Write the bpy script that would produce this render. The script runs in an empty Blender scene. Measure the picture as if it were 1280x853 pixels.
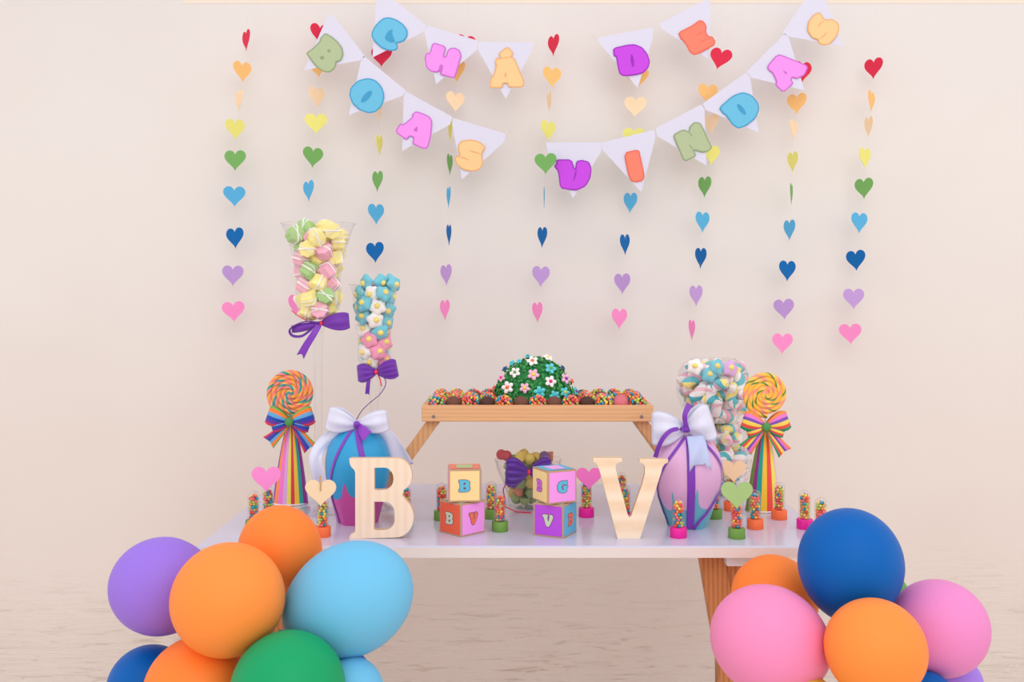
import bpy, math, random
from mathutils import Vector, Matrix, geometry
R = random.Random(7)
PI = math.pi
F = 1255.0; CX = 640.0; HY = 370.0; HC = 1.204; TZ = 0.75
sc = bpy.context.scene
col = sc.collection

def W(px, py, Y):                       # a point of the place, from its bearing and its distance
    return Vector(((px-CX)*Y/F, Y, HC-(py-HY)*Y/F))
def TY(py):                             # distance of a spot on the table top
    return F*(HC-TZ)/(py-HY)

# ------------------------------------------------------------------ colour / materials
def lin(c):
    return tuple(((v/255)/12.92 if v/255 <= .04045 else ((v/255+.055)/1.055)**2.4) for v in c)
_m = {}
def mat(name, rgb, rough=.6, spec=.3, noise=0, nscale=40, bump=0, bscale=60, trans=0, sheen=0, dark=.85, sss=0):
    if name in _m: return _m[name]
    m = bpy.data.materials.new(name); m.use_nodes = True
    nt = m.node_tree; b = nt.nodes['Principled BSDF']
    c = (*lin(rgb), 1)
    b.inputs['Base Color'].default_value = c
    b.inputs['Roughness'].default_value = rough
    b.inputs['Specular IOR Level'].default_value = spec
    if sheen: b.inputs['Sheen Weight'].default_value = sheen
    if sss:
        b.inputs['Subsurface Weight'].default_value = sss
        b.inputs['Subsurface Scale'].default_value = .01
    if noise or bump:
        tc = nt.nodes.new('ShaderNodeTexCoord')
        if noise:
            n = nt.nodes.new('ShaderNodeTexNoise'); n.inputs['Scale'].default_value = nscale
            n.inputs['Detail'].default_value = 4
            nt.links.new(tc.outputs['Object'], n.inputs['Vector'])
            mx = nt.nodes.new('ShaderNodeMix'); mx.data_type = 'RGBA'
            mx.inputs[6].default_value = tuple(v*(1-noise) for v in c[:3])+(1,)
            mx.inputs[7].default_value = tuple(min(1, v*(1+noise*.6)) for v in c[:3])+(1,)
            nt.links.new(n.outputs['Fac'], mx.inputs[0]); nt.links.new(mx.outputs[2], b.inputs['Base Color'])
        if bump:
            n2 = nt.nodes.new('ShaderNodeTexNoise'); n2.inputs['Scale'].default_value = bscale
            n2.inputs['Detail'].default_value = 3
            nt.links.new(tc.outputs['Object'], n2.inputs['Vector'])
            bp = nt.nodes.new('ShaderNodeBump'); bp.inputs['Strength'].default_value = bump
            bp.inputs['Distance'].default_value = .002
            nt.links.new(n2.outputs['Fac'], bp.inputs['Height']); nt.links.new(bp.outputs['Normal'], b.inputs['Normal'])
    _m[name] = m
    return m

def ramp_mat(name, cols, rough=.5, spec=.3, repeat=1.0, comp=0, interp='CONSTANT'):
    """colour bands read from the mesh attribute 'st' (component comp), repeated"""
    if name in _m: return _m[name]
    m = bpy.data.materials.new(name); m.use_nodes = True
    nt = m.node_tree; b = nt.nodes['Principled BSDF']
    a = nt.nodes.new('ShaderNodeAttribute'); a.attribute_name = 'st'
    sp = nt.nodes.new('ShaderNodeSeparateXYZ'); nt.links.new(a.outputs['Vector'], sp.inputs[0])
    mu = nt.nodes.new('ShaderNodeMath'); mu.operation = 'MULTIPLY'; mu.inputs[1].default_value = repeat
    nt.links.new(sp.outputs[comp], mu.inputs[0])
    fr = nt.nodes.new('ShaderNodeMath'); fr.operation = 'FRACT'; nt.links.new(mu.outputs[0], fr.inputs[0])
    cr = nt.nodes.new('ShaderNodeValToRGB'); cr.color_ramp.interpolation = interp
    els = cr.color_ramp.elements
    tot = sum(w for _, w in cols); p = 0
    for i, (c, w) in enumerate(cols):
        e = els[i] if i < 2 else els.new(.99)
        e.position = p/tot; e.color = (*lin(c), 1); p += w
    nt.links.new(fr.outputs[0], cr.inputs[0]); nt.links.new(cr.outputs[0], b.inputs['Base Color'])
    b.inputs['Roughness'].default_value = rough; b.inputs['Specular IOR Level'].default_value = spec
    _m[name] = m
    return m

def glass(name='clear_glass', tint=(1, 1, 1), edge=.8):
    if name in _m: return _m[name]
    m = bpy.data.materials.new(name); m.use_nodes = True
    nt = m.node_tree; nt.nodes.clear()
    out = nt.nodes.new('ShaderNodeOutputMaterial')
    tr = nt.nodes.new('ShaderNodeBsdfTransparent'); tr.inputs[0].default_value = (.985*tint[0], .985*tint[1], .985*tint[2], 1)
    gl = nt.nodes.new('ShaderNodeBsdfGlossy'); gl.inputs['Roughness'].default_value = .03
    gl.inputs['Color'].default_value = (.86, .86, .88, 1)
    lw = nt.nodes.new('ShaderNodeLayerWeight'); lw.inputs[0].default_value = .28
    pw = nt.nodes.new('ShaderNodeMath'); pw.operation = 'POWER'; pw.inputs[1].default_value = 1.6
    mu = nt.nodes.new('ShaderNodeMath'); mu.operation = 'MULTIPLY_ADD'; mu.inputs[1].default_value = edge; mu.inputs[2].default_value = .03
    mx = nt.nodes.new('ShaderNodeMixShader')
    nt.links.new(lw.outputs['Facing'], pw.inputs[0]); nt.links.new(pw.outputs[0], mu.inputs[0])
    nt.links.new(mu.outputs[0], mx.inputs[0]); nt.links.new(tr.outputs[0], mx.inputs[1]); nt.links.new(gl.outputs[0], mx.inputs[2])
    nt.links.new(mx.outputs[0], out.inputs[0])
    _m[name] = m
    return m

def wood(name, c1, c2, scale=(1, 1, 1), wscale=6, rough=.5, dist=4, bands='Z'):
    if name in _m: return _m[name]
    m = bpy.data.materials.new(name); m.use_nodes = True
    nt = m.node_tree; b = nt.nodes['Principled BSDF']
    tc = nt.nodes.new('ShaderNodeTexCoord'); mp = nt.nodes.new('ShaderNodeMapping')
    mp.inputs['Scale'].default_value = scale
    nt.links.new(tc.outputs['Object'], mp.inputs[0])
    w = nt.nodes.new('ShaderNodeTexWave'); w.bands_direction = bands
    w.inputs['Scale'].default_value = wscale; w.inputs['Distortion'].default_value = dist
    w.inputs['Detail'].default_value = 3; w.inputs['Detail Scale'].default_value = 1.5
    nt.links.new(mp.outputs[0], w.inputs[0])
    n = nt.nodes.new('ShaderNodeTexNoise'); n.inputs['Scale'].default_value = 14; nt.links.new(mp.outputs[0], n.inputs['Vector'])
    ad = nt.nodes.new('ShaderNodeMath'); ad.operation = 'MULTIPLY'
    nt.links.new(w.outputs['Fac'], ad.inputs[0]); nt.links.new(n.outputs['Fac'], ad.inputs[1])
    mx = nt.nodes.new('ShaderNodeMix'); mx.data_type = 'RGBA'
    mx.inputs[6].default_value = (*lin(c1), 1); mx.inputs[7].default_value = (*lin(c2), 1)
    nt.links.new(ad.outputs[0], mx.inputs[0]); nt.links.new(mx.outputs[2], b.inputs['Base Color'])
    b.inputs['Roughness'].default_value = rough; b.inputs['Specular IOR Level'].default_value = .3
    _m[name] = m
    return m

# ------------------------------------------------------------------ mesh builder
class G:
    def __init__(s): s.v = []; s.f = []; s.m = []; s.s = []
    def add(s, vs, fs, mi=0, st=None):
        o = len(s.v)
        s.v += [Vector(v) for v in vs]; s.f += [[i+o for i in f] for f in fs]
        s.m += [mi]*len(fs); s.s += (st if st else [(0, 0, 0)]*len(vs))
        return s
    def grid(s, rows, cu=False, cv=False, mi=0, st=None, flip=False):
        n = len(rows); k = len(rows[0]); fs = []
        for i in range(n if cu else n-1):
            for j in range(k if cv else k-1):
                a, b = i, (i+1) % n; c, d = j, (j+1) % k
                q = [a*k+c, a*k+d, b*k+d, b*k+c]
                fs.append(q[::-1] if flip else q)
        sl = [t for r in st for t in r] if st else None
        return s.add([p for r in rows for p in r], fs, mi, sl)
    def lathe(s, prof, c=(0, 0, 0), seg=32, mi=0, f=None, sx=1, sy=1):
        rows = []; st = []
        for (r, z) in prof:
            row = []; sr = []
            for j in range(seg+1):
                a = 2*PI*j/seg
                k = f(a, r, z) if f else 1
                row.append((c[0]+r*k*math.sin(a)*sx, c[1]-r*k*math.cos(a)*sy, c[2]+z)); sr.append((j/seg, z, 0))
            rows.append(row); st.append(sr)
        return s.grid(rows, mi=mi, st=st)
    def ball(s, c, r, seg=16, rings=10, mi=0, M=None, f=None):
        if not hasattr(r, '__len__'): r = (r, r, r)
        vs = []; fs = []
        for i in range(rings+1):
            t = PI*i/rings
            for j in range(seg):
                a = 2*PI*j/seg
                d = Vector((math.sin(t)*math.cos(a), math.sin(t)*math.sin(a), math.cos(t)))
                k = f(d) if f else 1
                p = Vector((d.x*r[0]*k, d.y*r[1]*k, d.z*r[2]*k))
                if M: p = M @ p
                vs.append(p+Vector(c))
        for i in range(rings):
            for j in range(seg):
                q = [i*seg+j, (i+1)*seg+j, (i+1)*seg+(j+1) % seg, i*seg+(j+1) % seg]
                fs.append(q)
        return s.add(vs, fs, mi)
    def tube(s, pts, r, seg=8, mi=0, cap=True, stf=None, sq=1):
        pts = [Vector(p) for p in pts]; n = len(pts)
        rr = r if hasattr(r, '__len__') else [r]*n
        rows = []; st = []; up = None; L = 0
        for i, p in enumerate(pts):
            t = (pts[min(i+1, n-1)]-pts[max(i-1, 0)]).normalized()
            if up is None:
                up = Vector((0, 0, 1)) if abs(t.z) < .9 else Vector((0, 1, 0))
            x = t.cross(up).normalized(); up = x.cross(t).normalized()
            if i: L += (p-pts[i-1]).length
            row = []; sr = []
            for j in range(seg+1):
                a = 2*PI*j/seg
                row.append(p+x*math.cos(a)*rr[i]+up*math.sin(a)*rr[i]*sq)
                sr.append(stf(L, j/seg) if stf else (L, j/seg, 0))
            rows.append(row); st.append(sr)
        s.grid(rows, mi=mi, st=st)
        if cap:
            o = len(s.v)
            s.add(rows[0][:seg], [list(range(seg))], mi, st[0][:seg]); s.add(rows[-1][:seg], [list(range(seg))[::-1]], mi, st[-1][:seg])
        return s
    def prism(s, poly, y0, y1, holes=(), mi=0, mside=None, M=None):
        """poly in the xz plane; y0 = front (towards the viewer)"""
        loops = [[Vector((p[0], p[1], 0)) for p in l] for l in [poly]+list(holes)]
        tri = geometry.tessellate_polygon(loops)
        flat = [p for l in loops for p in l]
        A = [Vector((p.x, y0, p.y)) for p in flat]; B = [Vector((p.x, y1, p.y)) for p in flat]
        if M: A = [M @ p for p in A]; B = [M @ p for p in B]
        s.add(A, [list(t) for t in tri], mi); s.add(B, [list(t)[::-1] for t in tri], mi)
        o = 0
        for l in loops:
            n = len(l); vs = A[o:o+n]+B[o:o+n]
            s.add(vs, [[i, (i+1) % n, n+(i+1) % n, n+i] for i in range(n)], mi if mside is None else mside)
            o += n
        return s
    def box(s, c, d, M=None, mi=0):
        vs = [Vector((x*d[0]/2, y*d[1]/2, z*d[2]/2)) for x in (-1, 1) for y in (-1, 1) for z in (-1, 1)]
        if M: vs = [M @ v for v in vs]
        vs = [v+Vector(c) for v in vs]
        return s.add(vs, [[0, 1, 3, 2], [4, 6, 7, 5], [0, 4, 5, 1], [2, 3, 7, 6], [0, 2, 6, 4], [1, 5, 7, 3]], mi)
    def strip(s, pts, wid, mi=0, stf=None, nv=4, sag=0):
        """flat ribbon: centre points and half-width vectors"""
        rows = []; st = []; n = len(pts)
        for i, (p, w) in enumerate(zip(pts, wid)):
            p = Vector(p); w = Vector(w)
            rows.append([p+w*(2*j/nv-1) for j in range(nv+1)])
            st.append([(j/nv, i/(n-1), 0) for j in range(nv+1)])
        return s.grid(rows, mi=mi, st=st)
    def build(s, name, mats, parent=None, off=None, smooth=True, sharp=40, weld=False, solid=0, bevel=0):
        me = bpy.data.meshes.new(name)
        if off is not None: o = Vector(off)
        elif parent is not None:
            r_ = parent
            while r_.parent: r_ = r_.parent
            o = Vector(r_.location)
        else: o = Vector((0, 0, 0))
        me.from_pydata([tuple(v-o) for v in s.v], [], s.f)
        if any(t != (0, 0, 0) for t in s.s):
            at = me.attributes.new('st', 'FLOAT_VECTOR', 'POINT')
            at.data.foreach_set('vector', [c for t in s.s for c in t])
        if not isinstance(mats, (list, tuple)): mats = [mats]
        for m in mats: me.materials.append(m)
        me.polygons.foreach_set('material_index', s.m)
        import bmesh
        bm = bmesh.new(); bm.from_mesh(me)
        if weld: bmesh.ops.remove_doubles(bm, verts=bm.verts, dist=1e-5)
        if weld != 'keep': bmesh.ops.recalc_face_normals(bm, faces=bm.faces)
        bm.to_mesh(me); bm.free()
        if smooth:
            me.polygons.foreach_set('use_smooth', [True]*len(me.polygons))
            me.set_sharp_from_angle(angle=math.radians(sharp))
        me.update()
        ob = bpy.data.objects.new(name, me); col.objects.link(ob)
        if parent is not None: ob.parent = parent
        else: ob.location = o
        if bevel:
            md = ob.modifiers.new('bevel', 'BEVEL'); md.width = bevel; md.segments = 2; md.limit_method = 'ANGLE'
        if solid:
            md = ob.modifiers.new('solid', 'SOLIDIFY'); md.thickness = solid; md.offset = 0
        return ob

OFF = [Vector((0, 0, 0))]               # world position of the thing being built
def tag(o, label=None, cat=None, group=None, kind=None):
    if label: o['label'] = label
    if cat: o['category'] = cat
    if group: o['group'] = group
    if kind: o['kind'] = kind
    return o
def thing(name, loc, label, cat, group=None):
    o = bpy.data.objects.new(name, None); col.objects.link(o); o.location = loc; o.empty_display_size = .02
    OFF[0] = Vector(loc)
    return tag(o, label, cat, group)

def chaikin(p, n=1, k=.22):
    for _ in range(n):
        q = []
        for i in range(len(p)):
            a = Vector(p[i]); b = Vector(p[(i+1) % len(p)])
            q += [a*(1-k)+b*k, a*k+b*(1-k)]
        p = q
    return [tuple(v) for v in p]
def area(p): return sum(p[i][0]*p[(i+1) % len(p)][1]-p[(i+1) % len(p)][0]*p[i][1] for i in range(len(p)))/2
def inset(p, d):
    n = len(p); sg = 1 if area(p) > 0 else -1; out = []
    for i in range(n):
        a = Vector(p[i-1]); b = Vector(p[i]); c = Vector(p[(i+1) % n])
        u = (b-a); v = (c-b)
        if u.length < 1e-9 or v.length < 1e-9: out.append(tuple(b)); continue
        u.normalize(); v.normalize()
        n1 = Vector((-u.y, u.x)); n2 = Vector((-v.y, v.x)); m = n1+n2
        if m.length < 1e-6: m = n1
        m.normalize(); k = 1/max(.5, m.dot(n1))
        out.append(tuple(b+m*d*k*sg))
    return out

# ------------------------------------------------------------------ setting
YW = 2.66
def wall_material():
    m = bpy.data.materials.new('painted_plaster'); m.use_nodes = True
    nt = m.node_tree; b = nt.nodes['Principled BSDF']; N = nt.nodes.new; L = nt.links.new
    tc = N('ShaderNodeTexCoord'); sp = N('ShaderNodeSeparateXYZ'); L(tc.outputs['Object'], sp.inputs[0])
    big = N('ShaderNodeTexNoise'); big.inputs['Scale'].default_value = 1.6; big.inputs['Detail'].default_value = 3
    L(tc.outputs['Object'], big.inputs['Vector'])
    # rough zone below about 0.55 m
    ad = N('ShaderNodeMath'); ad.operation = 'MULTIPLY_ADD'; ad.inputs[1].default_value = .35
    L(big.outputs['Fac'], ad.inputs[0]); L(sp.outputs['Z'], ad.inputs[2])
    mr = N('ShaderNodeMapRange'); mr.inputs['From Min'].default_value = .35; mr.inputs['From Max'].default_value = .72
    mr.inputs['To Min'].default_value = 1; mr.inputs['To Max'].default_value = 0
    L(ad.outputs[0], mr.inputs['Value'])
    mp = N('ShaderNodeMapping'); mp.inputs['Scale'].default_value = (2.2, 1, 24); L(tc.outputs['Object'], mp.inputs[0])
    fl = N('ShaderNodeTexNoise'); fl.inputs['Scale'].default_value = 4; fl.inputs['Detail'].default_value = 8; fl.inputs['Roughness'].default_value = .68
    fl.inputs['Distortion'].default_value = .8
    L(mp.outputs[0], fl.inputs['Vector'])
    fm = N('ShaderNodeMath'); fm.operation = 'MULTIPLY'; L(fl.outputs['Fac'], fm.inputs[0]); L(mr.outputs[0], fm.inputs[1])
    fine = N('ShaderNodeTexNoise'); fine.inputs['Scale'].default_value = 55; fine.inputs['Detail'].default_value = 5
    L(tc.outputs['Object'], fine.inputs['Vector'])
    fs = N('ShaderNodeMath'); fs.operation = 'MULTIPLY_ADD'; fs.inputs[1].default_value = .05
    L(fine.outputs['Fac'], fs.inputs[0]); L(fm.outputs[0], fs.inputs[2])
    bp = N('ShaderNodeBump'); bp.inputs['Strength'].default_value = .45; bp.inputs['Distance'].default_value = .012
    L(fs.outputs[0], bp.inputs['Height']); L(bp.outputs['Normal'], b.inputs['Normal'])
    zr = N('ShaderNodeValToRGB'); mr2 = N('ShaderNodeMapRange'); mr2.inputs['From Max'].default_value = 2.0
    L(sp.outputs['Z'], mr2.inputs['Value']); L(mr2.outputs[0], zr.inputs[0])
    e = zr.color_ramp.elements
    e[0].position = 0; e[0].color = (*lin((230, 216, 208)), 1)
    e[1].position = 1; e[1].color = (*lin((231, 225, 223)), 1)
    k = e.new(.36); k.color = (*lin((234, 223, 217)), 1)
    k = e.new(.6); k.color = (*lin((234, 227, 222)), 1)
    k = e.new(.95); k.color = (*lin((232, 226, 223)), 1)
    # pits and scratches darker
    cr = N('ShaderNodeValToRGB'); cr.color_ramp.elements[0].position = .33; cr.color_ramp.elements[0].color = (.72, .68, .64, 1)
    cr.color_ramp.elements[1].position = .45; cr.color_ramp.elements[1].color = (1, 1, 1, 1)
    L(fl.outputs['Fac'], cr.inputs[0])
    mw = N('ShaderNodeMix'); mw.data_type = 'RGBA'; mw.inputs[6].default_value = (1, 1, 1, 1)
    L(mr.outputs[0], mw.inputs[0]); L(cr.outputs[0], mw.inputs[7])
    mm = N('ShaderNodeMix'); mm.data_type = 'RGBA'; mm.blend_type = 'MULTIPLY'; mm.inputs[0].default_value = 1
    L(zr.outputs[0], mm.inputs[6]); L(mw.outputs[2], mm.inputs[7])
    m3 = N('ShaderNodeMix'); m3.data_type = 'RGBA'; m3.blend_type = 'MULTIPLY'; m3.inputs[0].default_value = 1
    pr = N('ShaderNodeValToRGB'); pr.color_ramp.elements[0].position = .3; pr.color_ramp.elements[0].color = (.97, .955, .945, 1)
    pr.color_ramp.elements[1].position = .6; pr.color_ramp.elements[1].color = (1, 1, 1, 1)
    L(big.outputs['Fac'], pr.inputs[0]); L(mm.outputs[2], m3.inputs[6]); L(pr.outputs[0], m3.inputs[7])
    L(m3.outputs[2], b.inputs['Base Color'])
    b.inputs['Roughness'].default_value = .85; b.inputs['Specular IOR Level'].default_value = .15
    return m
tag(G().box((0, YW+.06, 1.6), (8, .12, 3.2)).build('wall_back', wall_material(), smooth=False), kind='structure')
tag(G().box((0, .3, -.03), (8, 4.6, .06)).build('floor', mat('floor_concrete', (232, 216, 200), .8, .2, noise=.1, nscale=6), smooth=False), kind='structure')
g = G().box((W(760, 0, YW).x, YW-.0004, 2.016), (2.25, .0008, .074))
tag(g.build('trim_1', mat('trim_paint', (240, 226, 211), .8), smooth=False), kind='structure')

# ------------------------------------------------------------------ table
XL, XR, YF, YB = -.573, .60, 1.82, 2.425
white = mat('white_laminate', (206, 201, 222), .17, .55, noise=.02, nscale=8)  # white top; the lilac of the reflected sky is put into its colour
edge_m = mat('white_edge', (231, 219, 215), .4)
pine = wood('pine_leg', (206, 134, 84), (150, 88, 50), (30, 30, 2.2), 1.2, .55, 3, 'X')
t = thing('party_table', ((XL+XR)/2, (YF+YB)/2, 0), 'long white-topped table on slanted pine trestle legs', 'table')
G().box(((XL+XR)/2, (YF+YB)/2, TZ-.0105), (XR-XL, YB-YF, .021)).build('tabletop', white, t, bevel=.003)
G().box(((XL+XR)/2, YF-.0008, TZ-.0118), (XR-XL-.002, .0016, .018)).build('edge_band', edge_m, t, smooth=False)
def leg(p0, p1, w, d):
    g = G(); p0 = Vector(p0); p1 = Vector(p1)
    vs = []
    for p in (p0, p1):
        for sx, sy in ((-1, -1), (1, -1), (1, 1), (-1, 1)): vs.append((p.x+sx*w/2, p.y+sy*d/2, p.z))
    return g.add(vs, [[0, 1, 2, 3], [4, 7, 6, 5], [0, 4, 5, 1], [1, 5, 6, 2], [2, 6, 7, 3], [3, 7, 4, 0]])
for sx in (1, -1):
    for (y0, y1) in ((1.89, 1.84), (2.33, 2.39)):
        a = W(887, 700, 1.89).x if sx > 0 else -(W(887, 700, 1.89).x)-.0
        bk = .12 if y0 > 2 else 0
        leg((sx*(abs(a)+bk), y0, TZ-.021), (sx*(abs(a)+.117+bk*.2), y1, 0), .047, .03).build('leg', pine, t, bevel=.002)
        leg((sx*(abs(a)+bk+.047), y0+.002, TZ-.045), (sx*(abs(a)+bk+.10), y1+.032, .3), .045, .02).build('leg_brace', pine, t, bevel=.002)
    G().box((sx*(abs(a)+.055), 1.88, TZ-.021-.012), (.062, .06, .024)).build('bracket', mat('white_plastic', (232, 230, 236), .3), t, bevel=.002)

# ------------------------------------------------------------------ paper heart garlands
def heart(w, h, n=28, plump=0):
    pts = []
    for i in range(n):
        a = 2*PI*i/n
        x = 16*math.sin(a)**3; z = 13*math.cos(a)-5*math.cos(2*a)-2*math.cos(3*a)-math.cos(4*a)
        pts.append((x/32*w, (z+2.6)/29*h))
    return pts[::-1]
HC_COL = {'red': (226, 52, 82), 'orange': (255, 198, 124), 'peach': (255, 222, 184), 'yellow': (238, 232, 130), 'green': (122, 178, 100),
          'lblue': (92, 180, 226), 'dblue': (20, 106, 178), 'lilac': (196, 158, 220), 'pink': (255, 148, 206)}
ORD = ['red', 'orange', 'peach', 'yellow', 'green', 'lblue', 'dblue', 'lilac', 'pink']
NM = {'red': 'red', 'orange': 'orange', 'peach': 'peach', 'yellow': 'pale yellow', 'green': 'green', 'lblue': 'sky blue', 'dblue': 'dark blue', 'lilac': 'lilac', 'pink': 'pink'}
COLS = [
 [(308, 51, 9), (303, 90, 22), (299, 126, 9), (294, 162, 24), (294, 201, 26), (293, 246, 27), (294, 298, 21), (291, 345, 26), (292, 390, 28)],
 [(400, 43, 24), (398, 84, 24), (396, 122, 19), (395, 155, 29), (391, 197, 25), (386, 239, 13), (383, 290, 20), (378, 337, 20), (370, 382, 20)],
 [(477, 71, 26), (475, 108, 20), (474, 142, 5), (474, 182, 8), (472, 227, 13), (470, 268, 20), (469, 316, 22), (467, 360, 20), (465, 403, 20)],
 [(582, 57, 26), (571, 90, 22), (569, 128, 23), (563, 165, 5), (562, 206, 7), (561, 247, 5), (561, 294, 6), (558, 344, 14), (556, 388, 12)],
 [(692, 57, 14), (690, 97, 23), (687, 128, 6), (685, 164, 18), (682, 205, 27), (680, 247, 1), (678, 297, 12), (676, 346, 22), (672, 391, 13)],
 [(800, 58, 24), (797, 98, 28), (794, 134, 28), (792, 173, 28), (790, 213, 20), (788, 254, 17), (781, 306, 12), (778, 355, 20), (774, 399, 19)],
 [(900, 74, 27), (885, 118, 24), (889, 155, 20), (889, 194, 20), (881, 234, 16), (878, 278, 17), (876, 323, 14), (870, 370, 16), (865, 413, 8)],
 [(1003, 90, 22), (996, 130, 24), (992, 163, 9), (991, 203, 13), (989, 243, 3), (987, 288, 14), (984, 339, 20), (980, 387, 25), (978, 430, 25)],
 [(1092, 86, 22), (1089, 127, 8), (1086, 159, 10), (1081, 198, 14), (1080, 236, 22), (1074, 279, 19), (1070, 326, 23), (1067, 374, 25), (1063, 418, 27)]]
YH = 2.588
GL = ['leftmost paper heart garland, hanging clear of the banners on the left wall',
      'paper heart garland hanging behind the bunting letter B and the taller candy vase',
      'paper heart garland hanging just above the shorter candy vase',
      'paper heart garland with thin edge-on hearts, behind the A and S pennants',
      'paper heart garland hanging in the gap between the two words, above the green flower dome',
      'paper heart garland hanging behind the purple D and orange I pennants',
      'paper heart garland whose red heart overlaps the orange E pennant',
      'paper heart garland hanging second from the right, behind the pink A pennant',
      'rightmost paper heart garland, hanging clear of the banners with its red heart highest right']
thread = mat('clear_thread', (232, 222, 216), .5)
for ci, cs in enumerate(COLS):
    top = W(cs[0][0]+6, -60, YH)
    t = thing('heart_garland', (top.x, YH, top.z), GL[ci], 'garland', 'paper heart garlands on the wall')
    pts = [Vector((top.x, YW, top.z+.06)), top]
    hs = []
    for k, (px, py, w) in enumerate(cs):
        Y = YH
        if (ci, k) in ((4, 4), (6, 0)): Y = 2.53
        c = W(px, py, Y); full = 28 if k != 8 else 28
        yaw = math.acos(min(1, w/full)) * (1 if (k+ci) % 2 else -1)-math.atan2(c.x, c.y)
        roll = R.uniform(-.08, .08)
        if (ci, k) == (6, 0): roll = .3
        hs.append((c, yaw, roll, k)); pts.append(c)
    G().tube([p+Vector((0, .0012, 0)) for p in pts], .00022, 4).build('string', thread, t)
    for c, yaw, roll, k in hs:
        hw = 28*YH/F; hh = 26*YH/F
        M = Matrix.Translation(c) @ Matrix.Rotation(yaw, 4, 'Z') @ Matrix.Rotation(roll, 4, 'Y')
        h = heart(hw, hh)
        G().prism(h, -.001, .0, M=M).build('heart', mat('paper_'+ORD[k], HC_COL[ORD[k]], .75, .15, noise=.04, nscale=60), t, smooth=False)['label'] = NM[ORD[k]]+' paper heart'

# ------------------------------------------------------------------ letter bunting
YP = 2.548
def crop(ox, oy, s): return lambda p: (ox+p[0]/s, oy+p[1]/s)
cA = crop(370, 0, 7.53); cB = crop(510, 20, 7.53); cC = crop(420, 60, 5.017); cD = crop(660, 140, 5.333); cE = crop(740, 0, 7.53); cF = crop(850, 0, 4.738)
def ell(cx, cy, a, b, deg, n=16):
    r = math.radians(deg)
    return [(cx+a*math.cos(t)*math.cos(r)-b*math.sin(t)*math.sin(r), cy+a*math.cos(t)*math.sin(r)+b*math.sin(t)*math.cos(r)) for t in [2*PI*i/n for i in range(n)]]
def slit(*pts, w=5):
    L = [Vector(p) for p in pts]; a = []; b = []
    for i, p in enumerate(L):
        d = (L[min(i+1, len(L)-1)]-L[max(i-1, 0)]).normalized(); n = Vector((-d.y, d.x))
        k = w*(.25 if i in (0, len(L)-1) else 1)
        a.append(tuple(p+n*k)); b.append(tuple(p-n*k))
    return a+b[::-1]
BLUE = ((110, 194, 230), (70, 160, 205)); PINK = ((248, 152, 242), (205, 112, 208)); OR = ((255, 207, 150), (236, 176, 118))
SAGE = ((182, 196, 156), (146, 166, 122)); PURP = ((204, 76, 232), (160, 50, 190)); RED = ((255, 134, 112), (236, 108, 84))
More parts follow.
